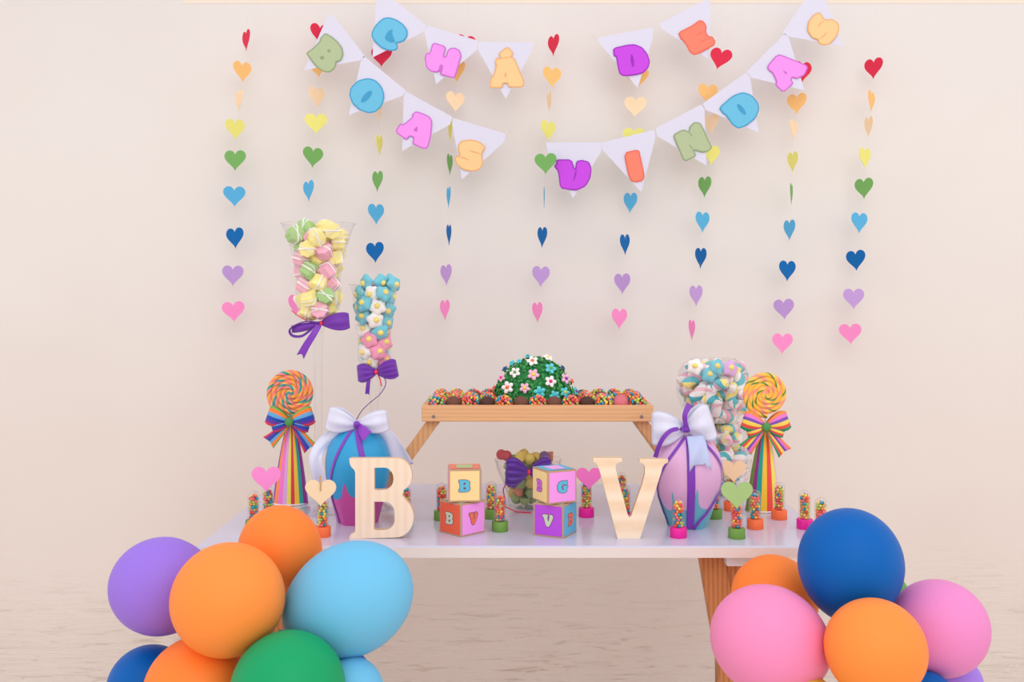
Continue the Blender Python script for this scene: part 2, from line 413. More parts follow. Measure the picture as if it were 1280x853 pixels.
PEN = [
 # row, letter, colours, crop, outline, inner marks, pennant corners (pixels)
 (1, 'B', 'sage green', SAGE, cA, [(275,312),(335,345),(395,395),(435,450),(448,510),(435,560),(412,578),(380,590),(380,620),(362,655),(320,684),(270,682),(220,655),(170,605),(97,510),(115,488),(160,458),(228,390),(226,368)], [ell(312,482,17,15,0),ell(248,547,20,17,0)], [(410,19),(416,18.6),(456.3,70.4),(449.7,75.7),(380,87.8)]),
 (1, 'O', 'blue', BLUE, cC, [(200,190),(250,203),(288,245),(306,300),(292,362),(252,402),(205,412),(150,392),(103,350),(83,300),(93,250),(138,205)], [ell(193,307,48,19,-48)], [(454.9,70),(451.5,75),(435.9,143.9),(503.7,119.8),(507.7,113.6)]),
 (1, 'A', 'pink', PINK, cC, [(505,396),(585,428),(605,460),(597,560),(577,632),(545,635),(477,602),(488,565),(465,555),(442,580),(370,530),(400,476),(425,480),(482,432),(476,418)], [[(514,488),(482,518),(512,532)]], [(507.7,114.6),(504.7,121.8),(502.7,188.8),(562.5,155.7),(565.8,146.5)]),
 (1, 'S', 'orange', OR, cC, [(790,582),(850,575),(902,590),(940,622),(916,665),(918,690),(922,730),(905,762),(860,777),(800,767),(760,737),(743,700),(753,680),(777,672),(763,640),(770,603)], [slit((832,643),(870,655),(912,668)),slit((765,682),(800,690),(837,706))], [(566.5,147.6),(565.3,155.7),(577.5,224.6),(630.3,177.6),(632.4,167.4)]),
 (2, 'C', 'blue', BLUE, cA, [(880,166),(950,188),(1012,232),(1052,290),(1050,345),(1015,392),(970,405),(945,410),(962,435),(957,465),(925,482),(870,480),(810,457),(752,407),(715,360),(712,310),(742,250),(788,200),(830,170)], [[(918,280),(905,305),(915,350),(940,400),(895,408),(835,372),(850,325),(875,292)]], [(473,-16),(470.8,-8),(465.6,71.9),(529.4,39.8),(533.5,33)]),
 (2, 'H', 'pink', PINK, cB, [(235,248),(362,290),(338,382),(355,388),(372,330),(400,303),(445,300),(490,328),(505,380),(482,455),(452,560),(435,592),(300,555),(312,520),(292,520),(275,534),(215,528),(172,490),(163,430),(156,405),(170,350),(203,355)], [[(300,460),(335,462),(318,550),(290,515)]], [(533.4,31.8),(530.6,40),(545.2,105.2),(596.3,62.5),(597.9,51)]),
 (2, 'Á', 'orange', OR, cB, [(830,393),(870,402),(860,375),(853,355),(935,287),(993,350),(975,388),(992,392),(1012,420),(1097,620),(1092,660),(1060,677),(942,672),(938,637),(897,637),(890,682),(763,682),(783,568),(802,572),(830,465),(818,450)], [[(918,522),(903,577),(932,577)],slit((865,400),(920,396),(980,388))], [(598.7,52.5),(597.6,62.5),(632.2,123.8),(664.7,63.8),(666.8,53.1)]),
 (3, 'D', 'purple', PURP, cE, [(196,455),(330,423),(400,418),(472,448),(522,510),(545,580),(532,640),(482,692),(400,712),(300,722),(258,702),(238,630),(227,537),(204,532)], [ell(378,575,62,15,82)], [(746.6,47),(749.3,54),(797.1,110.4),(816,47.1),(815.8,34.4)]),
 (3, 'E', 'coral orange', RED, cE, [(808,308),(940,243),(1010,190),(1050,203),(1077,250),(1070,305),(1095,343),(1132,348),(1160,390),(1152,430),(1080,467),(1000,512),(960,522),(923,502),(878,420),(848,377),(833,373)], [slit((978,336),(1010,322),(1052,294),w=4),slit((1008,402),(1040,390),(1087,358),w=4)], [(824.2,29.9),(827.6,36.5),(886.7,74.6),(888.1,2.7),(882.8,-.6)]),
 (4, 'V', 'purple', PURP, cD, [(188,317),(290,317),(313,388),(322,328),(360,320),(407,333),(424,380),(417,440),(386,497),(330,524),(280,522),(213,511),(200,400),(170,362),(190,345)], [slit((322,388),(314,420),(303,462),w=6)], [(682.5,178.3),(684.4,188.8),(716.3,248),(751.5,188.8),(751.5,178.3)]),
 (4, 'I', 'coral orange', RED, cD, [(638,272),(738,250),(752,310),(778,430),(762,460),(720,470),(684,462),(664,410)], [], [(752,178.3),(752.8,187),(801.6,240.5),(819.4,171.9),(817.6,162.3)]),
 (4, 'N', 'sage green', SAGE, cD, [(963,155),(1035,116),(1070,135),(1075,100),(1108,68),(1147,73),(1172,120),(1197,180),(1228,240),(1200,267),(1160,272),(1103,255),(1122,295),(1040,338),(998,240)], [slit((1072,138),(1082,150),(1095,165),w=4),slit((1070,215),(1085,235),(1102,256),w=4)], [(819.4,160.5),(821.3,170),(883.1,207.3),(880.6,137.1),(876.6,130.6)]),
 (4, 'D', 'blue', BLUE, cF, [(228,640),(310,568),(370,546),(422,563),(462,610),(468,650),(447,702),(392,747),(345,765),(308,742),(268,682),(253,675)], [ell(362,650,40,14,52)], [(878.5,129.5),(881.6,137.1),(948.1,165.8),(937.6,97),(932.5,90.5)]),
 (4, 'A', 'pink', PINK, cF, [(587,321),(740,383),(757,400),(737,447),(690,470),(665,460),(657,475),(672,495),(612,552),(563,510),(568,480),(543,430),(530,427),(511,398),(560,338)], [[(603,418),(634,430),(626,446)]], [(933.3,89.6),(938.6,97),(1005.7,113.1),(986,47.5),(981,42)]),
 (4, 'S', 'orange', OR, cF, [(825,72),(856,120),(900,113),(937,140),(942,180),(921,227),(880,268),(840,270),(818,257),(814,237),(780,227),(750,180),(758,130),(790,88)], [slit((870,188),(850,215),(820,236),w=4),slit((812,166),(825,145),(852,124),w=4)], [(977.6,41),(985,45.6),(1054.2,58.2),(1027,-14),(1020,-20)]),
]
pen_m = mat('white_card', (222, 220, 238), .6, .2)  # white card with the bluish tint of the front light mixed into its colour
BAN = {1: 'paper bunting reading BOAS in bubble letters, sloping down at left',
       2: 'paper bunting reading CHÁ in bubble letters, at the top left of the wall',
       3: 'paper bunting of two pennants reading DE, at the top centre right',
       4: 'paper bunting reading VINDAS in bubble letters, rising to the upper right'}
roots = {}
def toXZ(p, Y): v = W(p[0], p[1], Y); return (v.x, v.z)
for (row, ch, cn, (cf, co), cr, out, inner, pen) in PEN:
    if row not in roots:
        c = W(pen[0][0], pen[0][1], YP)
        roots[row] = (thing('letter_bunting', c, BAN[row], 'bunting', 'paper letter buntings'), c, [])
    t, c, sp = roots[row]; OFF[0] = c
    pg = [toXZ(p, YP) for p in pen]
    p_ = G().prism(pg, YP-.0006, YP).build('pennant', pen_m, t, smooth=False)
    p_['label'] = 'white triangular pennant with a %s letter %s' % (cn, ch)
    o = chaikin([cr(q) for q in out], 1, .17)
    key = ''.join(w.title() for w in cn.split())
    mo = mat('Outline'+key, co, .6, .2); mf = mat('Fill'+key, cf, .6, .2, noise=.04, nscale=90)
    g = G().prism([toXZ(p, YP) for p in o], YP-.0034, YP-.0018, mi=0)
    i_ = inset(o, 1.5)
    g.prism([toXZ(p, YP) for p in i_], YP-.0037, YP-.003, mi=1)
    for h in inner:
        hh = chaikin([cr(q) for q in h], 1)
        g.prism([toXZ(p, YP) for p in hh], YP-.0040, YP-.0035, mi=0)
    l_ = g.build('letter', [mo, mf], p_, smooth=False)
    sp += [pen[0], pen[-1] if row in (2, 3) else pen[-1]]
for row, (t, c, sp) in roots.items():
    OFF[0] = c
    sp = sorted(sp)
    a_, b_ = Vector(sp[0]), Vector(sp[-1]); u_ = (b_-a_).normalized()
    G().tube([W(sp[0][0]-6, sp[0][1]-4, YW)]+[W(p[0], p[1]+1.2, YP+.0012) for p in sp]+[W(sp[-1][0]+6, sp[-1][1]-4, YW)], .0004, 5).build('string', thread, t)

# ------------------------------------------------------------------ ribbons and bows
def bow_lobe(g, knot, tip, w0, w1, depth, mi=0, pleats=3, sag=0, nu=14, nv=12, bulge=.25, amp=.12, notch=0):
    """puffed loop: two layers from the knot to the tip, wide at the tip"""
    knot = Vector(knot); tip = Vector(tip); d = tip-knot; L = d.length
    dz = Vector((-d.z, 0, d.x)).normalized()
    if dz.z < 0: dz = -dz
    for layer in (-1, 1):
        rows = []; st = []
        for i in range(nu+1):
            u = i/nu
            hw = w0+(w1-w0)*math.sin(min(1, u*1.1)*PI/2)**.8*(1+bulge*math.sin(u*PI))*(1 if u < .85 else 1-.12*(u-.85)/.15)
            row = []; sr = []
            for j in range(nv+1):
                v = 2*j/nv-1
                pl = amp*hw*math.sin(v*pleats*PI+layer)*(1-.6*u)
                y = layer*(depth*math.sin(min(1, u)*PI)**.7*(1-.35*v*v)) if u < 1 else 0
                p = knot+d*(u-.05*notch*(1-abs(v))*u)+dz*(v*hw)+Vector((0, -depth*.3+y+pl*.8, -sag*math.sin(u*PI/2)))
                row.append(p); sr.append(((v+1)/2, u, 0))
            rows.append(row); st.append(sr)
        g.grid(rows, mi=mi, st=st)
def tail(g, pts, w0, w1, mi=0, nv=5, cut=.25, yw=0, fold=.0):
    """hanging ribbon end along points, swallow-tailed"""
    P = [Vector(p) for p in pts]; Q = []
    n = 14
    for i in range(n+1):                # catmull-rom resample
        u = i/n*(len(P)-1); k = min(int(u), len(P)-2); f = u-k
        p0, p1, p2, p3 = P[max(k-1, 0)], P[k], P[k+1], P[min(k+2, len(P)-1)]
        Q.append(.5*((2*p1)+(p2-p0)*f+(2*p0-5*p1+4*p2-p3)*f*f+(3*p1-p0-3*p2+p3)*f**3))
    rows = []; st = []
    for i, p in enumerate(Q):
        d = (Q[min(i+1, n)]-Q[max(i-1, 0)]).normalized(); u = i/n
        wv = Vector((-d.z, 0, d.x)); wv = (wv.normalized() if wv.length > .05 else Vector((1, 0, 0)))
        if wv.x < 0: wv = -wv
        wv = (wv+Vector((0, yw, 0))).normalized()
        hw = w0+(w1-w0)*u; row = []; sr = []
        for j in range(nv*2+1):
            v = j/nv-1
            q = p+wv*hw*v+Vector((0, -fold*math.sin(v*PI+u*5), 0))
            if i == n: q = q+d*(abs(v)*cut*hw*2-cut*hw*1.2)
            row.append(q); sr.append(((v+1)/2, u, 0))
        rows.append(row); st.append(sr)
    g.grid(rows, mi=mi, st=st)

satin_w = mat('white_satin', (222, 222, 242), .3, .6, sheen=.4)
satin_p = mat('purple_ribbon', (112, 42, 168), .45, .4, sheen=.3)
satin_pl = mat('purple_ribbon_light', (128, 54, 186), .45, .4, sheen=.3)
red_tie = mat('red_tie', (240, 62, 96), .5)
clear = glass()

# ------------------------------------------------------------------ sweets
def rel(n, prof, z0, z1, r, it=120, margin=0, seed=1):
    """settle n balls of radius r inside a round vessel, prof(z) = inner radius"""
    q = random.Random(seed); P = []
    for i in range(n):
        z = q.uniform(z0+r, z1-r); a = q.uniform(0, 2*PI); k = max(0, prof(z)-r)*math.sqrt(q.random())
        P.append(Vector((k*math.cos(a), k*math.sin(a), z)))
    for s in range(it):
        for i in range(n):
            for j in range(i):
                d = P[i]-P[j]; l = d.length
                if l < 2*r:
                    if l < 1e-6: d = Vector((q.random(), q.random(), q.random())); l = d.length
                    d = d/l*(2*r-l)*.5; P[i] += d; P[j] -= d
        for p in P:
            p.z = min(max(p.z, z0+r), z1-r*.3)
            m = max(.001, prof(p.z)-r); h = math.hypot(p.x, p.y)
            if h > m: p.x *= m/h; p.y *= m/h
    return P
def rot(q): return Matrix.Rotation(q.uniform(0, 2*PI), 4, 'Z') @ Matrix.Rotation(q.uniform(0, PI), 4, 'X') @ Matrix.Rotation(q.uniform(0, 2*PI), 4, 'Y')
def sweet_root(proto, loc, M, label, cat, group):
    """copy of a one-mesh sweet"""
    o = proto.copy(); col.objects.link(o); o.location = loc
    o.rotation_euler = M.to_euler(); return tag(o, label, cat, group)
def copy_tree(o):
    c = o.copy(); col.objects.link(c)
    for ch in o.children:
        d = ch.copy(); col.objects.link(d); d.parent = c
    return c
def drop(o):
    for ch in list(o.children): bpy.data.objects.remove(ch)
    bpy.data.objects.remove(o)

mm_yel = mat('marshmallow_yellow', (252, 238, 160), .7, .2, sss=.1); mm_pink = mat('marshmallow_pink', (246, 182, 202), .7, .2, sss=.1)
mm_green = mat('marshmallow_green', (172, 210, 140), .7, .2, sss=.1); mm_white = mat('marshmallow_white', (250, 244, 242), .7, .2, sss=.1)
mm_blue = mat('marshmallow_blue', (124, 202, 218), .7, .2, sss=.1); mm_dpink = mat('marshmallow_rose', (244, 158, 190), .7, .2, sss=.1)
mm_core = mat('marshmallow_core', (250, 226, 130), .7, .2); mm_lil = mat('marshmallow_lilac', (226, 176, 228), .7, .2, sss=.1)
def fluted(name, m, R0=.0175, H=.028):
    """fluted marshmallow barrel with a piped white band"""
    g = G(); prof = [(0, -H/2), (R0*.8, -H/2), (R0*.97, -H/2+.002), (R0, -H/4), (R0*.97, 0), (R0, H/4), (R0*.97, H/2-.002), (R0*.8, H/2), (0, H/2)]
    g.lathe(prof, seg=64, f=lambda a, r, z: 1+.055*math.cos(8*a))
    b = g.build(name, m, weld=True)
    g = G(); n = 40
    pts = [(math.cos(a)*R0*1.03*1, 0, math.sin(a)*H*.53) if False else
           (max(-1, min(1, 1.25*math.cos(a)))*R0*1.03, 0, max(-1, min(1, 1.25*math.sin(a)))*H*.52) for a in [2*PI*i/n for i in range(n+1)]]
    g.tube(pts, .0017, 6, cap=False)
    g.tube([(p[0]*math.cos(.5), p[0]*math.sin(.5), p[2]) for p in pts], .0011, 6, cap=False)
    s = g.build('piped_stripe', mm_white, b); return b
def petal_sweet(name, m, core=mm_core, R0=.0175, H=.014):
    g = G()
    g.ball((0, 0, 0), (R0, R0, H/1.4), 50, 12, f=lambda d: 1+(.13*math.cos(5*math.atan2(d.y, d.x)))*(1-abs(d.z)))
    b = g.build(name, m, weld=True)
    g = G(); g.ball((0, 0, H*.62), (R0*.38, R0*.38, H*.4), 10, 6); g.ball((0, 0, -H*.62), (R0*.38, R0*.38, H*.4), 10, 6)
    g.build('flower_centre', core, b); return b
def twist(name, cols, L=.040, r=.0125):
    m = ramp_mat('twist_'+name, cols, .7, .2, 1.0)
    g = G(); n = 16; pts = [((i/n-.5)*L, .006*math.sin(i/n*PI*1.2), .004*math.cos(i/n*PI)) for i in range(n+1)]
    rr = [r*(.72 if i in (0, n) else .93 if i in (1, n-1) else 1) for i in range(n+1)]
    g2 = G().tube(pts, rr, 16, stf=lambda l, a: (a+l*15, 0, 0))
    # rope lobes
    b = g2.build('twisted_marshmallow', m, sharp=180); return b
def bury(protos):
    for p in protos: drop(p)

# ---- candy vases -------------------------------------------------
def profile_fn(prof):
    def f(z):
        for (r0, z0), (r1, z1) in zip(prof, prof[1:]):
            if z0 <= z <= z1: return r0+(r1-r0)*(z-z0)/max(1e-6, z1-z0)
        return prof[0][0] if z < prof[0][1] else prof[-1][0]
    return f
def smooth_prof(p, n=6):
    q = []
    P = [Vector(a) for a in p]
    for k in range(len(P)-1):
        p0, p1, p2, p3 = P[max(k-1, 0)], P[k], P[k+1], P[min(k+2, len(P)-1)]
        for i in range(n):
            f = i/n
            q.append(tuple(.5*((2*p1)+(p2-p0)*f+(2*p0-5*p1+4*p2-p3)*f*f+(3*p1-p0-3*p2+p3)*f**3)))
    return q+[tuple(P[-1])]
def px_prof(lst, Y): return [(r*Y/F, HC-(py-HY)*Y/F-TZ) for r, py in lst]

YV1 = TY(640)
vc = W(398, 640, YV1); vc.z = TZ
t = thing('candy_vase', vc, 'tallest glass stemmed vase filled with yellow, pink and green marshmallows', 'vase', None)
cup = px_prof([(3, 399), (17, 397), (25, 388), (28.5, 370), (27.5, 348), (31, 325), (37, 302), (42, 288), (46, 280)], YV1)
G().lathe(smooth_prof(cup), vc, 40).build('cup', clear, t, weld=True)
G().tube([vc+Vector((46*YV1/F*math.sin(a), -46*YV1/F*math.cos(a), cup[-1][1])) for a in [2*PI*i/40 for i in range(41)]], .0011, 6, cap=False).build('rim', clear, t)
stem = px_prof([(6, 640), (5.5, 600), (5, 560), (5, 470), (5.5, 430), (8, 412), (11, 400), (3, 398)], YV1)
G().lathe(smooth_prof(stem), vc, 24).build('stem', glass('stem_glass', edge=.8), t, weld=True)
G().lathe([(0, .0), (.052, .0), (.054, .003), (.03, .008), (.01, .014), (0, .014)], vc, 40).build('foot', glass('stem_glass'), t, weld=True)
pf = profile_fn(cup)
prot = [fluted('marshmallow', m) for m in (mm_yel, mm_pink, mm_green)]
cn = ['yellow', 'pink', 'green']
q = random.Random(11)
z0 = cup[0][1]; z1 = cup[-1][1]
P = rel(50, lambda z: pf(z)-.001, z0, z1-.004, .0158, seed=4)
for p in P:
    hgt = (p.z-z0)/(z1-z0)
    k = q.choices([0, 1, 2], [4, 2.2 if .2 < hgt < .75 else .8, 2.2 if hgt < .5 or hgt > .85 else .8])[0]
    c = copy_tree(prot[k]); c.location = vc+p; c.rotation_euler = rot(q).to_euler()
    tag(c, cn[k]+' fluted marshmallow with piped white stripes inside the tallest glass vase', 'marshmallow', cn[k]+' marshmallows in the tallest glass vase')
bury(prot)

YV2 = TY(635)
vc2 = W(468, 635, YV2); vc2.z = TZ
t = thing('candy_vase', vc2, 'shorter glass stemmed vase filled with blue, white and pink flower marshmallows', 'vase', None)
cup2 = px_prof([(3, 461), (14, 459), (20, 450), (20.5, 432), (20.5, 412), (23, 394), (26, 376), (28, 364), (31, 356)], YV2)
G().lathe(smooth_prof(cup2), vc2, 40).build('cup', clear, t, weld=True)
G().tube([vc2+Vector((32*YV2/F*math.sin(a), -32*YV2/F*math.cos(a), cup2[-1][1])) for a in [2*PI*i/40 for i in range(41)]], .0010, 6, cap=False).build('rim', clear, t)
stem = px_prof([(5, 635), (5, 600), (4.5, 560), (5, 510), (8, 490), (9, 478), (6, 466), (3, 461)], YV2)
G().lathe(smooth_prof(stem), vc2, 24).build('stem', glass('stem_glass'), t, weld=True)
G().lathe([(0, .0), (.044, .0), (.046, .003), (.025, .008), (.01, .014), (0, .014)], vc2, 40).build('foot', glass('stem_glass'), t, weld=True)
pf2 = profile_fn(cup2)
prot = [petal_sweet('marshmallow', mm_blue), petal_sweet('marshmallow', mm_white), petal_sweet('marshmallow', mm_dpink)]
cn = ['blue', 'white', 'pink']
z0 = cup2[0][1]; z1 = cup2[-1][1]
P = rel(40, lambda z: pf2(z)+.002, z0, z1+.010, .0140, seed=9)
for p in P:
    k = 0 if abs(p.x) > .013 and q.random() < .75 else q.choice([1, 2])
    c = copy_tree(prot[k]); c.location = vc2+p
    a = math.atan2(p.x, -p.y)
    c.rotation_euler = (PI/2+q.uniform(-.5, .5), q.uniform(0, 1), a*.6+q.uniform(-.4, .4))
    tag(c, cn[k]+' flower-shaped marshmallow inside the shorter stemmed glass vase', 'marshmallow', cn[k]+' flower marshmallows in the shorter stemmed vase')
bury(prot)

# ---- fish bowl on a lower bowl ------------------------------------
YBW = 2.33
bc = W(892, 0, YBW); bc.z = TZ
lo = px_prof([(24, 614), (36, 606), (45, 590), (46, 568), (42, 545), (36, 532), (34, 528)], YBW)
lo[0] = (lo[0][0], .002)
t = thing('candy_bowl', bc, 'lower round glass bowl of twisted marshmallows, behind the pink and teal gift box', 'bowl')
G().lathe([(0, .002)]+smooth_prof(lo), bc, 44).build('bowl_wall', clear, t, weld=True)
up = px_prof([(14, 528), (28, 526), (38, 512), (44.5, 494), (46, 480), (43, 466), (36, 455), (27, 449)], YBW-.01)
bz = up[0][1]
bc2 = Vector((bc.x-.003, YBW-.01, TZ+bz+.0005))
up = [(r, z-bz) for r, z in up]
t = thing('fish_bowl', bc2, 'upper round fishbowl piled with pastel twisted marshmallows, standing on another glass bowl', 'bowl')
G().lathe([(0, 0)]+smooth_prof(up), bc2, 48).build('bowl_wall', clear, t, weld=True)
G().tube([bc2+Vector((up[-1][0]*math.sin(a), -up[-1][0]*math.cos(a), up[-1][1])) for a in [2*PI*i/40 for i in range(41)]], .0011, 6, cap=False).build('rim', clear, t)
tw = [twist('a', [((250, 246, 244), 3), ((92, 192, 204), 2.2), ((250, 246, 244), 1.6), ((248, 200, 214), 1.4)]),
      twist('b', [((250, 246, 244), 2), ((250, 228, 140), 1.8), ((100, 194, 206), 1.6), ((246, 178, 200), 1.4)]),
      twist('c', [((248, 200, 216), 3), ((250, 246, 244), 2), ((250, 232, 160), 1)])]
tn = ['white and blue', 'yellow, blue and pink', 'pink and white']
pfu = profile_fn([(up[0][0], 0)]+up)
FLW = ((869, 459), (886, 469), (896, 459), (912, 461))
P = rel(80, lambda z: pfu(z)-.005, .002, up[-1][1]-.022, .0158, it=160, seed=5)
for p in P:
    if any((bc2+p-W(x, y, YBW-.062)).length < .026 for x, y in FLW): continue
    k = q.choices([0, 1, 2], [4, 4, 2])[0]
    o = sweet_root(tw[k], bc2+p, rot(q), tn[k]+' twisted marshmallow rope inside the upper fishbowl', 'marshmallow', tn[k]+' twisted marshmallows in the upper fishbowl')
fl = [petal_sweet('marshmallow', mm_blue, R0=.018), petal_sweet('marshmallow', mm_white, R0=.018), petal_sweet('marshmallow', mm_lil, R0=.018)]
for (px, py, k, l) in ((869, 459, 1, 'white flower marshmallow with yellow centre at the top left of the fishbowl'), (886, 469, 0, 'light blue flower marshmallow below the rim, lower left of its pair in the fishbowl'),
                    (896, 459, 0, 'light blue flower marshmallow just under the rim centre of the fishbowl'), (912, 461, 2, 'lilac pink flower marshmallow at the top right of the fishbowl')):
    c = copy_tree(fl[k]); p = W(px, py, YBW-.01-.052); c.location = p; c.rotation_euler = (PI/2-.35, 0, q.uniform(-.3, .3))
    tag(c, l, 'marshmallow')
bury(fl)
pfl = profile_fn(lo)
P = rel(76, lambda z: pfl(z)-.005, .006, lo[-1][1]-.012, .0158, it=160, seed=6)
for p in P:
    k = q.choices([0, 1, 2], [4, 2, 2])[0]
    sweet_root(tw[k], bc+p, rot(q), tn[k]+' twisted marshmallow rope inside the lower glass bowl', 'marshmallow', tn[k]+' twisted marshmallows in the lower glass bowl')
for o in tw: bpy.data.objects.remove(o)

# ---- cut-glass bowl of gumdrops -----------------------------------
YG = TY(633)
gc = W(660, 0, YG); gc.z = TZ
pr = px_prof([(22, 633), (24, 628), (25, 618), (30, 604), (37, 588), (41, 574)], YG); pr[0] = (pr[0][0], 0)
t = thing('cut_glass_bowl', gc, 'ribbed cut-glass bowl of gumdrops under the bamboo tray', 'bowl')
ribf = lambda a, r, z: 1+.035*math.cos(26*a)
G().lathe([(0, .003)]+smooth_prof(pr, 4), gc, 156, f=ribf).build('bowl_wall', glass('cut_glass', edge=.7), t, weld=True)
G().tube([gc+Vector((pr[-1][0]*math.sin(a), -pr[-1][0]*math.cos(a), pr[-1][1]+.0015*math.cos(13*a))) for a in [2*PI*i/104 for i in range(105)]], .0014, 6, cap=False).build('rim', glass('cut_glass'), t)
prg = profile_fn(pr)
gcol = {'yellow': (240, 216, 118), 'green': (168, 196, 130), 'red': (222, 104, 116), 'purple': (140, 112, 172), 'orange': (240, 160, 120)}
gp = {}
for k, c in gcol.items():
    g = G().lathe([(0, -.006), (.0105, -.006), (.0115, -.003), (.0105, .003), (.007, .0085), (.003, .0105), (0, .011)], seg=16)
    gp[k] = g.build('gumdrop', mat('gumdrop_'+k, c, .55, .4, bump=.6, bscale=900, sss=.1), weld=True, sharp=70)
P = rel(64, lambda z: prg(z)-.002, .008, pr[-1][1]+.022, .0108, seed=12)
for p in P:
    top_ = p.z > pr[-1][1]-.004
    k = q.choice(['yellow', 'green', 'red', 'purple', 'orange', 'yellow']) if not top_ else ('red' if p.x < -.045 else 'green' if p.x < -.02 else 'yellow' if p.x < .025 else q.choice(['purple', 'orange', 'yellow']))
    if not top_ and q.random() < .45: k = 'green'
    sweet_root(gp[k], gc+p, rot(q), k+' sugared gumdrop heaped in the ribbed glass bowl', 'gumdrop', k+' gumdrops in the ribbed glass bowl')
for o in gp.values(): bpy.data.objects.remove(o)
kn = W(661, 590, YG-.085)
t = thing('ribbon_bow', kn, 'dark purple gathered bow tied on the ribbed gumdrop bowl', 'bow')
g = G(); bow_lobe(g, kn, W(632, 590, YG-.10), .004, .026, .014, pleats=4, amp=.18); bow_lobe(g, kn, W(690, 588, YG-.085), .004, .024, .012, pleats=4, amp=.18)
g.build('loop', mat('deep_purple_ribbon', (90, 36, 150), .4, .5, sheen=.3), t, solid=.0004)
G().ball(kn+Vector((0, -.006, 0)), (.004, .004, .006)).build('knot', red_tie, t)
G().tube([kn+Vector((0, 0, 0)), W(636, 598, YG-.09), W(629, 612, YG-.085), W(632, 634, YG-.075), W(645, 640, TY(641)), W(664, 641, TY(642))], .0014, 6).build('tie_cord', red_tie, t)

# bows on the two stemmed vases
kn = W(402, 404, YV1-.014)
t = thing('ribbon_bow', kn, 'purple ribbon bow with one long tail, tied under the tallest vase', 'bow')
g = G(); bow_lobe(g, kn, W(437, 401, YV1-.014), .004, .017, .012, pleats=2)
bow_lobe(g, kn, W(365, 408, YV1-.016), .004, .008, .012, pleats=1, sag=.006)
g.build('loop', satin_p, t, solid=.0004)
g = G()
loop = [W(x, y, YV1-.024-.004*math.sin(i)) for i, (x, y) in enumerate([(400, 404), (385, 402), (370, 406), (362, 413), (366, 420), (378, 420), (390, 411)])]
g.tube(smooth_prof([tuple(v) for v in loop], 6), .0045, 8, sq=.35); g.build('side_loop', satin_p, t)
g = G(); tail(g, [W(399, 406, YV1-.026), W(392, 418, YV1-.034), W(383, 432, YV1-.034), W(376, 445, YV1-.030)], .006, .0085, cut=.5)
g.build('ribbon_tail', satin_pl, t, solid=.0004)
G().ball(kn+Vector((0, -.008, 0)), (.004, .005, .005)).tube([kn, W(385, 402, YV1-.02), W(374, 396, YV1-.016), W(364, 388, YV1-.016)], .0011, 6).build('knot', red_tie, t)
kn = W(471, 465, YV2-.016)
t = thing('ribbon_bow', kn, 'purple pleated ribbon bow with a curling tail, tied under the shorter stemmed vase', 'bow')
g = G(); bow_lobe(g, kn, W(447, 467, YV2-.018), .004, .018, .012, pleats=3, amp=.16); bow_lobe(g, kn, W(497, 460, YV2-.018), .005, .019, .014, pleats=4, amp=.2)
g.build('loop', satin_p, t, solid=.0004)
g = G(); tail(g, [W(461, 472, YV2-.026), W(460, 482, YV2-.028), W(459, 493, YV2-.026)], .004, .0045, cut=.2)
cp = [(478, 470), (482, 476), (481, 484), (474, 494), (462, 504), (452, 514), (445, 526)]
g.build('ribbon_tail', satin_p, t, solid=.0004)
G().tube(smooth_prof([tuple(W(x, y, YV2-.024-.006*i/6)) for i, (x, y) in enumerate(cp)], 5), .0022, 6, sq=.4).build('curling_tail', satin_p, t)
G().ball(kn+Vector((0, -.010, 0)), (.0045, .005, .0055)).tube([kn, W(475, 474, YV2-.024), W(477, 483, YV2-.022)], .0014, 6).build('knot', red_tie, t)

# ------------------------------------------------------------------ gift boxes (egg bodies with dripping colour)
def gift(cx, by, rpx, topy, basepx, ctop, cbot, dripz, amp, peaks, phase, label, wpeak, up_=True, sides=6, zmax=.62):
    Y = TY(by)+basepx*1.55e-3*.6
    s = Y/F
    c = W(cx, 0, Y); c.z = TZ
    H = (HC-(topy-HY)*s)-TZ
    t = thing('gift_box', c, label, 'gift box')
    rm = rpx*s; rb = basepx*s
    prof = []
    n = 170
    for i in range(n+1):
        u = i/n; z = u*H
        if u < zmax: r = rb+(rm-rb)*math.sin(u/zmax*PI/2)**1.15
        else: r = rm*math.sqrt(max(0, 1-((u-zmax)/(1-zmax))**2))**.92
        prof.append((max(r, .0005), z))
    seg = 192
    def fac(a, r, z):
        k = max(0, 1-z/(H*.42))
        th = (a+PI/sides) % (2*PI/sides)-PI/sides
        return 1+k*(math.cos(PI/sides)/math.cos(th)-1)*.9
    rows = []; st = []
    for (r, z) in prof:
        row = []; sr = []
        for j in range(seg+1):
            a = 2*PI*j/seg; k = fac(a, r, z)
            row.append((c.x+r*k*math.sin(a), c.y-r*k*math.cos(a), TZ+z))
            ph = ((a*peaks/(2*PI)+phase) % 1)-.5
            zb = dripz+amp*min(1, (1-(1-((.5-abs(ph))/.5)**wpeak)**(1/wpeak))**1.7/.42)+.12*amp*math.sin(a*3+1)
            sr.append((.5+(z-zb)*2.2, 0, 0))
        rows.append(row); st.append(sr)
    g = G().grid(rows, st=st)
    g.add(rows[0][:seg], [list(range(seg))], 0, [(.1, 0, 0)]*seg)
    m = ramp_mat('gift_%d_%d_%d' % ctop, [(cbot, .5), (ctop, .5)], .38, .4)
    g.build('body', m, t, sharp=50)
    def surf(az, z, off=.0012):
        u = z/H
        i = min(n-1, int(u*n)); f_ = u*n-i
        r = prof[i][0]*(1-f_)+prof[i+1][0]*f_
        r = r*fac(az % (2*PI), r, z)+off
        return Vector((c.x+r*math.sin(az), c.y-r*math.cos(az), TZ+z))
    return t, c, H, surf, Y
